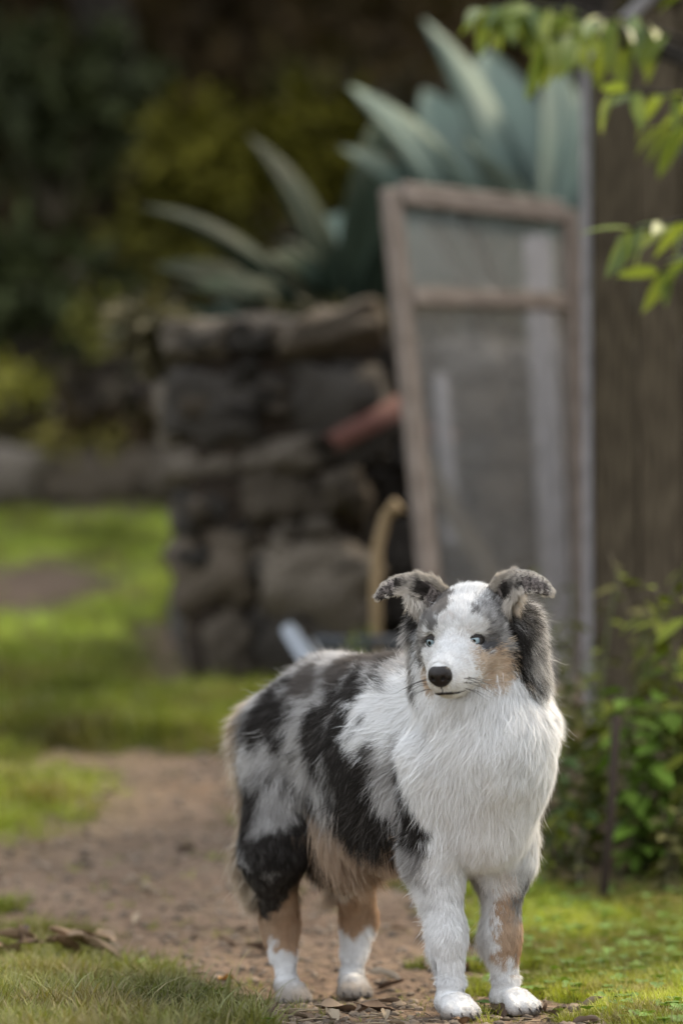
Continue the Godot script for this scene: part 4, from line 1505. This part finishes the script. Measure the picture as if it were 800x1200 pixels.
func hair(p: Vector3, n: Vector3, dir: Vector3, length: float, lift: float, color: Color) -> void:
	var z := (dir - n * dir.dot(n))
	if z.length_squared() < 1e-6: z = n.cross(Vector3.RIGHT)
	z = z.normalized()
	z = z.rotated(n, rng.randf_range(-0.33, 0.33) + 0.9 * coarse.get_noise_3d(p.x * 13 + 4, p.y * 9, p.z * 13))
	var x := n.cross(z)
	var off := dir.normalized().dot(n)
	var a := maxf(deg_to_rad(lift), asin(clampf(off, 0.0, 0.95)) * 0.85) + deg_to_rad(rng.randf_range(-9, 12))
	var zz := z * cos(a) + n * sin(a)
	var yy := n * cos(a) - z * sin(a)
	var l := length * rng.randf_range(0.75, 1.2)
	var kind := 0 if length > 0.026 else (1 if length > 0.0105 else 2)
	if kind == 0 and rng.randf() < 0.035:
		a = deg_to_rad(lift + rng.randf_range(8, 30))
		zz = z.rotated(n, rng.randf_range(-0.5, 0.5)) * cos(a) + n * sin(a)
		x = x.slide(zz).normalized()
		yy = zz.cross(x)
		l *= rng.randf_range(0.9, 1.3)
		store(coats[9], x * l, yy * l, zz * l, p, color)
		return
	var v := rng.randf_range(0.93, 1.06) if kind == 0 else rng.randf_range(0.8, 1.1)
	store(coats[kind * 3 + rng.randi() % 3], x * l, yy * l, zz * l, p - n * 0.0012, Color(color.r * v, color.g * v, color.b * v))


func groom(d: Dictionary, on_head: bool, factor := 1.0) -> PackedColorArray:
	var flows := []
	var colors := PackedColorArray()
	for p in d.v:
		flows.append(head_flow(p) if on_head else body_flow(p))
		var c := head_color(p) if on_head else body_color(p)
		colors.append(Color(c.r * 0.75, c.g * 0.75, c.b * 0.75))
	for i in range(0, d.t.size(), 3):
		var ia: int = d.t[i]
		var ib: int = d.t[i + 1]
		var ic: int = d.t[i + 2]
		var a: Vector3 = d.v[ia]
		var b: Vector3 = d.v[ib]
		var c: Vector3 = d.v[ic]
		var length: float = flows[ia][1]
		if length <= 0.0: continue
		var each := 190000.0 if length > 0.026 else (260000.0 if length > 0.0105 else 420000.0)
		var want := (b - a).cross(c - a).length() * 0.5 * each * factor
		var count := int(want) + (1 if rng.randf() < want - int(want) else 0)
		for k in count:
			var s := sqrt(rng.randf())
			var t := rng.randf()
			var wa := 1.0 - s
			var wb := s * (1.0 - t)
			var wc := s * t
			var p := a * wa + b * wb + c * wc
			if on_head and bald(p): continue
			var n: Vector3 = (d.n[ia] * wa + d.n[ib] * wb + d.n[ic] * wc).normalized()
			hair(p, n, flows[ia][0] * wa + flows[ib][0] * wb + flows[ic][0] * wc, flows[ia][1] * wa + flows[ib][1] * wb + flows[ic][1] * wc, flows[ia][2], head_color(p) if on_head else body_color(p))
	return colors


func bald(p: Vector3) -> bool:
	for e in eye_at:
		if p.distance_to(e) < 0.0158: return true
	var q := head_b.inverse() * (p - head_at)
	if Vector3(q.x, (q.y + 0.039) * 1.0, q.z - 0.147).length() < 0.0185: return true
	return false


func field_at(bones: Array, p: Vector3, k: float) -> float:
	var s := 0.0
	for b in bones:
		var ab: Vector3 = b[1] - b[0]
		var q: Vector3 = p - b[0]
		var t := clampf(q.dot(ab) / maxf(ab.length_squared(), 1e-9), 0, 1)
		s += exp(-((q - ab * t).length() - lerpf(b[2], b[3], t)) / k)
	return -k * log(maxf(s, 1e-30))


func onto(bones: Array, p: Vector3, k: float, proud: float) -> Vector3:
	for i in 8:
		var d := field_at(bones, p, k) - proud
		var g := Vector3(field_at(bones, p + Vector3(1e-4, 0, 0), k), field_at(bones, p + Vector3(0, 1e-4, 0), k), field_at(bones, p + Vector3(0, 0, 1e-4), k)) - Vector3.ONE * (d + proud)
		p -= g.normalized() * d
	return p


func paw(ankle: Vector3, at: Vector3, forward: Vector3, size: float, dog_node: Node3D, st: SurfaceTool, first: int) -> int:
	var z := forward.normalized()
	var x := Vector3.UP.cross(z)
	var b := Basis(x * size, Vector3.UP * size, z * size)
	var o := func(s: float, u: float, f: float) -> Vector3: return at + b * Vector3(s, u, f)
	var bones := [
		[ankle, o.call(0, 0.034, -0.012), 0.021, 0.0225 * size],
		[o.call(0, 0.026, -0.018), o.call(0, 0.024, 0.014), 0.0235 * size, 0.0215 * size],
	]
	var claws := []
	for s in [-1.5, -0.5, 0.5, 1.5]:
		var lx: float = s * 0.0148
		var reach: float = 0.05 - absf(s) * 0.008
		bones.append([o.call(lx * 0.75, 0.03, 0.014), o.call(lx * 1.05, 0.0155, reach), 0.0112 * size, 0.0102 * size])
		bones.append([o.call(lx * 1.05, 0.0125, reach - 0.008), o.call(lx * 1.05, 0.011, reach), 0.0098 * size, 0.0088 * size])
		claws.append([o.call(lx * 1.07, 0.015, reach + 0.008), o.call(lx * 1.1, 0.011, reach + 0.016), o.call(lx * 1.1, 0.005, reach + 0.021)])
	var d := surface(bones, 0.0036, 0.0022)
	var next := add_surface(st, d, first, groom(d, false))
	for c in claws:
		var cs := begin()
		tube(cs, c, [0.0024, 0.0019, 0.0007], 6)
		put("claw", finish(cs), M.claw, dog_node)
	return next


func dog() -> void:
	for k in 10: coats.append(PackedFloat32Array())
	var t := thing("dog", DOG_AT, "blue merle long haired herding dog with white chest standing on the path", "dog")
	# head frame: turned towards the left of the picture and a little down
	var f := Vector3(-sin(deg_to_rad(21)) * cos(0.2), -sin(0.2), cos(deg_to_rad(21)) * cos(0.2))
	var s := Vector3.UP.cross(f).normalized()
	head_b = Basis(s, f.cross(s), f).rotated(f, deg_to_rad(2.0))
	head_at = Vector3(0.0655, 0.6002, 0.2700)
	eye_at = [hp(-0.0335, 0.0, 0.0585), hp(0.0315, 0.0, 0.0585)]
	for g in [
		[w(0.0, 0.56, -0.42), Vector3(-0.54, -0.25, -0.84), 0.034, 24], [w(0.12, 0.56, -0.18), Vector3(-0.54, -0.2, -0.84), 0.034, 26],
		[w(-0.06, 0.52, -0.3), Vector3(-0.54, -0.6, -0.7), 0.036, 22], [w(0.03, 0.42, -0.14), Vector3(-0.4, -0.8, -0.55), 0.04, 20], [w(-0.12, 0.42, -0.36), Vector3(-0.4, -0.9, -0.5), 0.042, 20],
		[w(0.1, 0.42, -0.02), Vector3(-0.35, -0.9, -0.4), 0.042, 20], [w(0.23, 0.42, -0.26), Vector3(-0.2, -0.9, -0.55), 0.04, 20],
		[w(0.06, 0.28, -0.16), Vector3(-0.2, -1, -0.25), 0.065, 12], [w(0.0, 0.29, -0.33), Vector3(-0.05, -1, -0.1), 0.11, 8], [w(0.01, 0.29, -0.42), Vector3(-0.05, -1, -0.1), 0.12, 8], [w(0.12, 0.28, -0.1), Vector3(-0.2, -1, -0.3), 0.045, 14],
		[w(-0.12, 0.46, -0.52), Vector3(-0.4, -0.8, -0.55), 0.055, 32], [w(-0.15, 0.33, -0.47), Vector3(-0.5, -1, -0.5), 0.06, 26], [w(-0.13, 0.24, -0.47), Vector3(-0.3, -1, -0.4), 0.06, 20], [w(-0.05, 0.3, -0.52), Vector3(-0.3, -1, -0.5), 0.09, 18],
		[w(-0.15, 0.34, -0.38), Vector3(-0.05, -1, -0.2), 0.034, 17], [w(-0.12, 0.25, -0.37), Vector3(0.05, -1, 0.05), 0.026, 16], [w(-0.08, 0.31, -0.3), Vector3(0.05, -1, 0.1), 0.03, 16], [w(-0.07, 0.2, -0.38), Vector3(0.0, -1, 0.0), 0.02, 14], [w(0.04, 0.25, -0.4), Vector3(0.0, -1, 0.0), 0.018, 14],
		[w(0.27, 0.43, 0.14), Vector3(0.05, -1, 0.15), 0.044, 17], [w(0.21, 0.49, 0.14), Vector3(-0.2, -1, 0.15), 0.042, 22], [w(0.17, 0.4, 0.1), Vector3(-0.3, -1, 0.0), 0.042, 18],
		[w(0.34, 0.42, 0.05), Vector3(0.3, -1, 0.1), 0.033, 11], [w(0.31, 0.52, 0.05), Vector3(0.5, -0.85, 0.0), 0.044, 24], [w(0.13, 0.53, 0.05), Vector3(-0.55, -0.8, -0.15), 0.045, 26],
		[w(0.2, 0.57, -0.05), Vector3(-0.5, -0.4, -0.8), 0.045, 26], [w(0.26, 0.31, 0.12), Vector3(0.0, -1, 0.1), 0.03, 14], [w(0.3, 0.3, 0.05), Vector3(0.1, -1, 0.0), 0.028, 14],
		[w(0.14, 0.29, 0.03), Vector3(-0.15, -1, -0.15), 0.03, 18], [w(0.2, 0.26, -0.1), Vector3(-0.3, -1, -0.4), 0.04, 18],
	]:
		guides.append([g[0], g[1].normalized(), g[2], float(g[3])])
	# [centre, half length along the body, half height, kind, slant]   kinds: black, white, merle, dark grey, cream
	patches = [
		[Vector3(-0.0968, 0.4074, 0.0200), 0.10, 0.115, 0, 0.25], [Vector3(-0.0618, 0.3133, 0.0900), 0.075, 0.055, 0, 0.0], [Vector3(-0.1092, 0.5042, 0.0100), 0.035, 0.05, 0, 0.0],
		[Vector3(-0.0112, 0.3828, 0.1500), 0.036, 0.075, 0, 0.2], [Vector3(-0.0064, 0.3029, 0.1700), 0.042, 0.055, 0, 0.0],
		[Vector3(-0.2634, 0.2944, -0.2300), 0.115, 0.08, 0, 0.0], [Vector3(-0.2570, 0.2017, -0.2100), 0.08, 0.08, 0, 0.0], [Vector3(-0.2191, 0.2605, -0.1800), 0.05, 0.05, 0, 0.0], [Vector3(-0.2747, 0.2515, -0.2200), 0.025, 0.05, 2, 0.6], [Vector3(-0.2306, 0.3249, -0.1800), 0.02, 0.045, 2, -0.4], [Vector3(-0.2873, 0.3444, -0.2500), 0.045, 0.04, 0, 0.0],
		[Vector3(-0.2308, 0.4713, -0.1800), 0.042, 0.055, 0, 0.3], [Vector3(-0.2906, 0.4023, -0.2600), 0.03, 0.035, 0, 0.0], [Vector3(-0.1583, 0.4549, -0.0800), 0.04, 0.034, 0, 0.3], [Vector3(-0.1986, 0.5257, -0.1400), 0.04, 0.025, 3, 0.0],
		[Vector3(-0.1611, 0.5507, -0.0700), 0.045, 0.025, 3, 0.0], [Vector3(-0.2029, 0.5626, -0.2400), 0.03, 0.02, 3, 0.0], [Vector3(-0.0950, 0.5600, -0.0200), 0.05, 0.016, 3, 0.0],
		[Vector3(-0.0470, 0.3886, 0.1100), 0.03, 0.075, 2, 0.15], [Vector3(-0.0249, 0.2511, 0.1500), 0.055, 0.04, 2, 0.0], [Vector3(-0.0403, 0.4837, 0.1200), 0.09, 0.055, 1, 0.0],
	]
	# --- body
	var bones := [
		[w(0.232, 0.405, 0.0), w(0.11, 0.41, -0.2), 0.085, 0.104, 0.86, RIGHT_SIDE], [w(0.11, 0.41, -0.2), w(-0.02, 0.445, -0.42), 0.104, 0.092, 0.9, RIGHT_SIDE], [w(-0.02, 0.435, -0.42), w(-0.062, 0.42, -0.48), 0.09, 0.078],
		[w(0.16, 0.33, -0.12), w(0.01, 0.352, -0.36), 0.08, 0.075], [w(0.21, 0.475, -0.05), w(0.1, 0.492, -0.22), 0.066, 0.058], [w(0.1, 0.492, -0.22), w(-0.02, 0.508, -0.42), 0.058, 0.052],
		[w(0.228, 0.46, -0.01), w(0.2, 0.575, 0.045), 0.085, 0.066], [w(0.243, 0.42, 0.05), w(0.235, 0.31, 0.02), 0.07, 0.054], [w(0.215, 0.5, 0.07), w(0.235, 0.45, 0.065), 0.06, 0.07],
		[w(0.16, 0.4, 0.02), Vector3(0.0207, 0.2623, 0.1600), 0.054, 0.037], [Vector3(0.0207, 0.2623, 0.1600), Vector3(0.0372, 0.1301, 0.1800), 0.035, 0.0175], [Vector3(0.0372, 0.1301, 0.1800), Vector3(0.0411, 0.0504, 0.1800), 0.0175, 0.0175],
		[w(0.262, 0.4, -0.02), Vector3(0.1287, 0.2472, 0.1250), 0.048, 0.034], [Vector3(0.1287, 0.2472, 0.1250), Vector3(0.1245, 0.1256, 0.1200), 0.031, 0.0185], [Vector3(0.1245, 0.1256, 0.1200), Vector3(0.1300, 0.0486, 0.1150), 0.0185, 0.018],
		[w(-0.085, 0.43, -0.44), Vector3(-0.2451, 0.2386, -0.1900), 0.07, 0.042], [Vector3(-0.2451, 0.2386, -0.1900), Vector3(-0.2350, 0.1156, -0.2700), 0.04, 0.021], [Vector3(-0.2350, 0.1156, -0.2700), Vector3(-0.2227, 0.0169, -0.2400), 0.021, 0.0185],
		[w(0.04, 0.43, -0.46), Vector3(-0.1097, 0.2361, -0.2400), 0.066, 0.04], [Vector3(-0.1097, 0.2361, -0.2400), Vector3(-0.1005, 0.1173, -0.3300), 0.038, 0.021], [Vector3(-0.1005, 0.1173, -0.3300), Vector3(-0.1124, 0.0290, -0.3000), 0.021, 0.019],
	]
	var st := begin()
	var d := surface(bones, 0.011, 0.016)
	var first := add_surface(st, d, 0, groom(d, false))
	# --- paws
	for p in [[Vector3(0.0411, 0.0504, 0.1800), Vector3(0.0431, 0.0107, 0.1950), Vector3(0.35, 0, 0.9), 0.92], [Vector3(0.1300, 0.0486, 0.1150), Vector3(0.1361, 0.0119, 0.1250), Vector3(0.6, 0, 0.75), 0.92], [Vector3(-0.2227, 0.0169, -0.2400), Vector3(-0.2181, -0.0104, -0.2250), Vector3(0.25, 0, 0.95), 0.9], [Vector3(-0.1124, 0.0290, -0.3000), Vector3(-0.1125, -0.0016, -0.2850), Vector3(0.15, 0, 0.95), 0.88]]:
		var at: Vector3 = p[1]
		at.y = land(at.x + DOG_AT.x, at.z + DOG_AT.z) + 0.003
		first = paw(p[0], at, p[2], p[3], t, st, first)
	# --- head
	skull = [
		[hp(0, 0.008, -0.012), hp(0, 0.004, 0.012), 0.06, 0.054], [hp(-0.03, 0.012, 0.033), hp(0.03, 0.012, 0.033), 0.03, 0.03], [hp(-0.036, 0.022, 0.047), hp(-0.02, 0.021, 0.055), 0.011, 0.011], [hp(0.036, 0.022, 0.047), hp(0.02, 0.021, 0.055), 0.011, 0.011],
		[hp(-0.04, -0.018, 0.015), hp(-0.026, -0.03, 0.06), 0.034, 0.022], [hp(0.04, -0.018, 0.015), hp(0.026, -0.03, 0.06), 0.034, 0.022],
		[hp(0, -0.024, 0.05), hp(0, -0.041, 0.128), 0.034, 0.0195], [hp(0, -0.004, 0.055), hp(0, -0.031, 0.134), 0.019, 0.013],
		[hp(0, -0.055, 0.03), hp(0, -0.063, 0.112), 0.026, 0.0125], [hp(-0.015, -0.045, 0.08), hp(-0.008, -0.048, 0.121), 0.021, 0.013], [hp(0.015, -0.045, 0.08), hp(0.008, -0.048, 0.121), 0.021, 0.013],
		[hp(0, -0.03, -0.04), hp(0, -0.075, 0.0), 0.06, 0.052],
		[hp(-0.042, -0.035, 0.0), hp(-0.034, -0.07, 0.028), 0.037, 0.029], [hp(0.042, -0.035, 0.0), hp(0.036, -0.07, 0.028), 0.037, 0.03],
	]
	var hood := skull.duplicate()
	for sg in [-1.0, 1.0]:
		hood.append([hp(sg * 0.058, 0.0, -0.03), hp(sg * 0.064, -0.08, -0.028), 0.036, 0.034])
	d = surface(hood, 0.0038, 0.007, [[eye_at[0], 0.0146], [eye_at[1], 0.0146]])
	first = add_surface(st, d, first, groom(d, true))
	# --- ears: a curved flap each, thick at the base
	for side in [-1.0, 1.0]:
		var back := [Vector3(0.028, 0.062, -0.02), Vector3(0.046, 0.084, -0.012), Vector3(0.073, 0.088, -0.004), Vector3(0.101, 0.081, 0.006), Vector3(0.126, 0.067, 0.014), Vector3(0.138, 0.051, 0.02)]
		var front := [Vector3(0.064, 0.018, -0.006), Vector3(0.07, 0.042, 0.010), Vector3(0.085, 0.056, 0.018), Vector3(0.105, 0.055, 0.022), Vector3(0.125, 0.047, 0.022), Vector3(0.136, 0.045, 0.022)]
		var ev := PackedVector3Array()
		var et := PackedInt32Array()
		var nu := 6
		for layer in 2:
			for i in 16:
				var g := i / 15.0 * 5.0
				var i0 := mini(int(g), 4)
				var fr := g - i0
				for k in nu + 1:
					var u := float(k) / nu
					var a: Vector3 = back[i0].lerp(back[i0 + 1], fr)
					var b: Vector3 = front[i0].lerp(front[i0 + 1], fr)
					var p := a.lerp(b, u)
					p.z += 0.35 * a.distance_to(b) * sin(PI * u) * (0.9 * i / 15.0 - 0.35) - layer * 0.004
					ev.append(hp(p.x * side * (1.08 if side > 0.0 else 1.0), p.y + smoothstep(0.03, 0.13, p.x) * (0.012 if side > 0.0 else 0.019), p.z))
		for layer in 2:
			for i in 15:
				for k in nu:
					var o := layer * 16 * (nu + 1) + i * (nu + 1) + k
					var q := [o, o + 1, o + nu + 2, o + nu + 1]
					if (side > 0.0) != (layer == 1): q.reverse()
					et.append_array(PackedInt32Array([q[0], q[1], q[2], q[0], q[2], q[3]]))
		var ed := with_normals({"v": ev, "t": et})
		var cols := PackedColorArray()
		for i in ev.size():
			cols.append(Color(0.2, 0.17, 0.16))
		first = add_surface(st, ed, first, cols)
		for i in range(0, et.size(), 3):
			var a: Vector3 = ev[et[i]]
			var b := ev[et[i + 1]]
			var c := ev[et[i + 2]]
			var front_face := et[i] < 16 * (nu + 1)
			var n := (c - a).cross(b - a).normalized()
			var want := (b - a).cross(c - a).length() * 0.5 * 520000.0
			for k in int(want + rng.randf()):
				var wa := rng.randf()
				var wb := rng.randf()
				if wa + wb > 1.0:
					wa = 1.0 - wa
					wb = 1.0 - wb
				var vi := et[i] % (16 * (nu + 1))
				var along := (int(vi / (nu + 1)) + wa) / 15.0
				var across := (vi % (nu + 1) + wb) / nu
				var p := a + (b - a) * wa + (c - a) * wb
				var rim := maxf(maxf(smoothstep(0.18, 0.0, across), smoothstep(0.8, 1.0, across)), smoothstep(0.9, 1.0, along))
				var dir := head_b * Vector3(side * (0.9 - 0.3 * along), 0.35 - 1.0 * along + (across - 0.5) * -0.8, 0.1)
				var length := 0.0065
				var lift := 12.0
				var col: Color
				if front_face:
					col = Color(0.62, 0.56, 0.49).lerp(Color(0.11, 0.098, 0.09), clampf(1.5 - 1.9 * across + 0.7 * fine.get_noise_3dv(p * 60) + rng.randf_range(-0.2, 0.2), 0, 1))
					if along > 0.5 + 0.06 * sin(across * 9.0): col = BLACK_HAIR.lerp(Color(0.1, 0.09, 0.085), pow(rng.randf(), 3.0))
					if along < 0.32 and across < 0.7: col = BLACK_HAIR.lerp(Color(0.13, 0.11, 0.1), rng.randf() * rng.randf())
					if along > 0.2 and along < 0.5 and across > 0.3:
						length = 0.014
						lift = 22.0
				else:
					col = merle(p, 0.3)
				if rim > (0.5 if along < 0.5 else 0.7):
					col = Color(0.68, 0.62, 0.54).lerp(Color(0.42, 0.38, 0.34), rng.randf())
					length = 0.008 if along > 0.4 else 0.014
					if across > 0.6 and along < 0.4:
						length = 0.026
						dir = head_b * Vector3(side * 0.35, -1, 0.2)
					lift = 20.0
				hair(p, n, dir, length, lift, col)
	put("body", st.commit(), M.skin, t)
	# --- eyes
	for k in 2:
		var sg := -1.0 if k == 0 else 1.0
		var out := (head_b * Vector3(sg * 0.3, 0.02, 1)).normalized()
		var gaze := (head_b * Vector3(-0.4 if k == 0 else 0.13, -0.03, 1)).normalized()
		var ball := SphereMesh.new()
		ball.radius = 0.0138
		ball.height = 0.0276
		ball.radial_segments = 32
		ball.rings = 16
		var eye := put("eye", ball, M.eye_white, t, Transform3D(Basis(), eye_at[k]))
		var eb := facing(gaze)
		var cap := begin()
		cap.set_smooth_group(0)
		var rr := [0.0, 0.0022, 0.0046, 0.0074, 0.0087, 0.0094]
		var tone := [Color(0.22, 0.3, 0.35), Color(0.24, 0.33, 0.39), Color(0.3, 0.4, 0.45), Color(0.22, 0.3, 0.36), Color(0.07, 0.09, 0.12), Color(0.015, 0.015, 0.018)]
		for i in 5:
			for j in 24:
				var c := []
				for e in [[i, j], [i + 1, j], [i + 1, j + 1], [i, j + 1]]:
					var an: float = TAU * e[1] / 24.0
					var r: float = rr[e[0]]
					c.append([eb * Vector3(cos(an) * r, sin(an) * r, sqrt(0.0140 * 0.0140 - r * r)), tone[e[0]]])
				for tr in [[0, 1, 2], [0, 2, 3]]:
					for o in tr:
						cap.set_color(c[o][1] * (0.72 if k == 0 else 0.95))
						cap.add_vertex(c[o][0])
		put("iris", finish(cap), M.iris, eye)
		var pup := begin()
		pup.set_smooth_group(0)
		for j in 18:
			var c := [eb * Vector3(0, 0, 0.01415)]
			for o in [j, j + 1]:
				c.append(eb * Vector3(cos(TAU * o / 18) * 0.0032, sin(TAU * o / 18) * 0.0032, 0.0139))
			tri(pup, c[0], c[1], c[2])
		put("pupil", finish(pup), M.pupil, eye)
		# dark lids: an almond opening
		var lid := begin()
		lid.set_smooth_group(0)
		var lb := facing(out)
		var rows := []
		for ring in [[0.0116, 0.0042, 0.0056, 0.0141], [0.0120, 0.0048, 0.0061, 0.0150], [0.0130, 0.0068, 0.0073, 0.0153], [0.0139, 0.0083, 0.0084, 0.0149], [0.0150, 0.0104, 0.0102, 0.0134]]:
			var row := []
			for j in 28:
				var an := TAU * j / 28
				var x := cos(an) * float(ring[0])
				var sharp := pow(absf(sin(an)), 1.5) * signf(sin(an))
				var y := sharp * float(ring[1] if sharp > 0.0 else ring[2]) + cos(an) * sg * 0.0014
				var v := Vector3(x, y, 0)
				v.z = sqrt(maxf(ring[3] * ring[3] - v.length_squared(), 0.000006))
				row.append(eye_at[k] + lb * v)
			rows.append(row)
		for i in 4:
			for j in 28:
				var l := (j + 1) % 28
				quad(lid, rows[i][j], rows[i][l], rows[i + 1][l], rows[i + 1][j])
		put("eyelid", finish(lid), M.lip, t)
	# --- nose
	var nb := [
		[hp(-0.0075, -0.0335, 0.1455), hp(0.0075, -0.0335, 0.1455), 0.0098, 0.0098], [hp(-0.0105, -0.041, 0.1455), hp(0.0105, -0.041, 0.1455), 0.0078, 0.0078],
		[hp(0, -0.036, 0.1515), hp(0, -0.049, 0.1445), 0.008, 0.006], [hp(-0.005, -0.047, 0.1435), hp(0.005, -0.047, 0.1435), 0.0075, 0.0075],
	]
	d = surface(nb, 0.0016, 0.0026, [[hp(-0.0075, -0.0405, 0.1545), 0.0037], [hp(0.0075, -0.0405, 0.1545), 0.0037], [hp(-0.0145, -0.0435, 0.1505), 0.0026], [hp(0.0145, -0.0435, 0.1505), 0.0026], [hp(0, -0.046, 0.1590), 0.0014]])
	var ns := begin()
	var white := PackedColorArray()
	white.resize(d.v.size())
	add_surface(ns, d, 0, white)
	put("nose", ns.commit(), M.nose, t)
	# --- lips: a dark line from under the nose back along each side
	for sg in [-1.0, 1.0]:
		var pts := []
		for q in [[0.0, -0.0605, 0.134], [0.006, -0.0605, 0.131], [0.013, -0.0645, 0.121], [0.019, -0.0705, 0.108], [0.0225, -0.076, 0.096], [0.0245, -0.08, 0.088]]:
			pts.append(onto(skull, hp(q[0] * sg, q[1], q[2]), 0.007, 0.0018))
		var ls := begin()
		tube(ls, pts, [0.003, 0.0034, 0.0029, 0.0019, 0.001, 0.0004], 6)
		put("lip", finish(ls), M.lip, t)
	var ph := begin()
	tube(ph, [onto(skull, hp(0, -0.046, 0.142), 0.007, 0.001), onto(skull, hp(0, -0.0605, 0.134), 0.007, 0.001)], [0.0014, 0.0018], 6)
	put("lip", finish(ph), M.lip, t)
	# --- whiskers
	for sg in [-1.0, 1.0]:
		for k in 7:
			var root := onto(skull, hp(sg * (0.013 + 0.0025 * (k % 3)), -0.047 - 0.004 * (k / 3), 0.118 - 0.007 * (k % 4)), 0.007, 0.0)
			var to := head_b * Vector3(sg * rng.randf_range(0.035, 0.055), rng.randf_range(-0.026, 0.004), rng.randf_range(-0.022, 0.012))
			var ws := begin()
			tube(ws, [root, root + to * 0.5, root + to + Vector3(0, -0.006, 0)], [0.0005, 0.0004, 0.0001], 4)
			put("whisker", finish(ws), M.claw if k % 3 == 0 else M.eye_white, t)
	# --- the coat
	var total := 0
	for k in 9:
		var kind := k / 3
		var mesh: ArrayMesh = [clump(k + 1, 15, 0.16, 0.0135, 0.06, 5), clump(k + 1, 10, 0.24, 0.034, 0.04, 4), clump(k + 1, 8, 0.5, 0.085, 0.03, 3)][kind]
		total += coats[k].size() / 16
		if coats[k].size(): scatter(["long_coat", "middle_coat", "short_coat"][kind], mesh, M.fur, coats[k], t)
	scatter("stray_hairs", clump(77, 3, 0.15, 0.012, 0.12, 6), M.fur, coats[9], t)
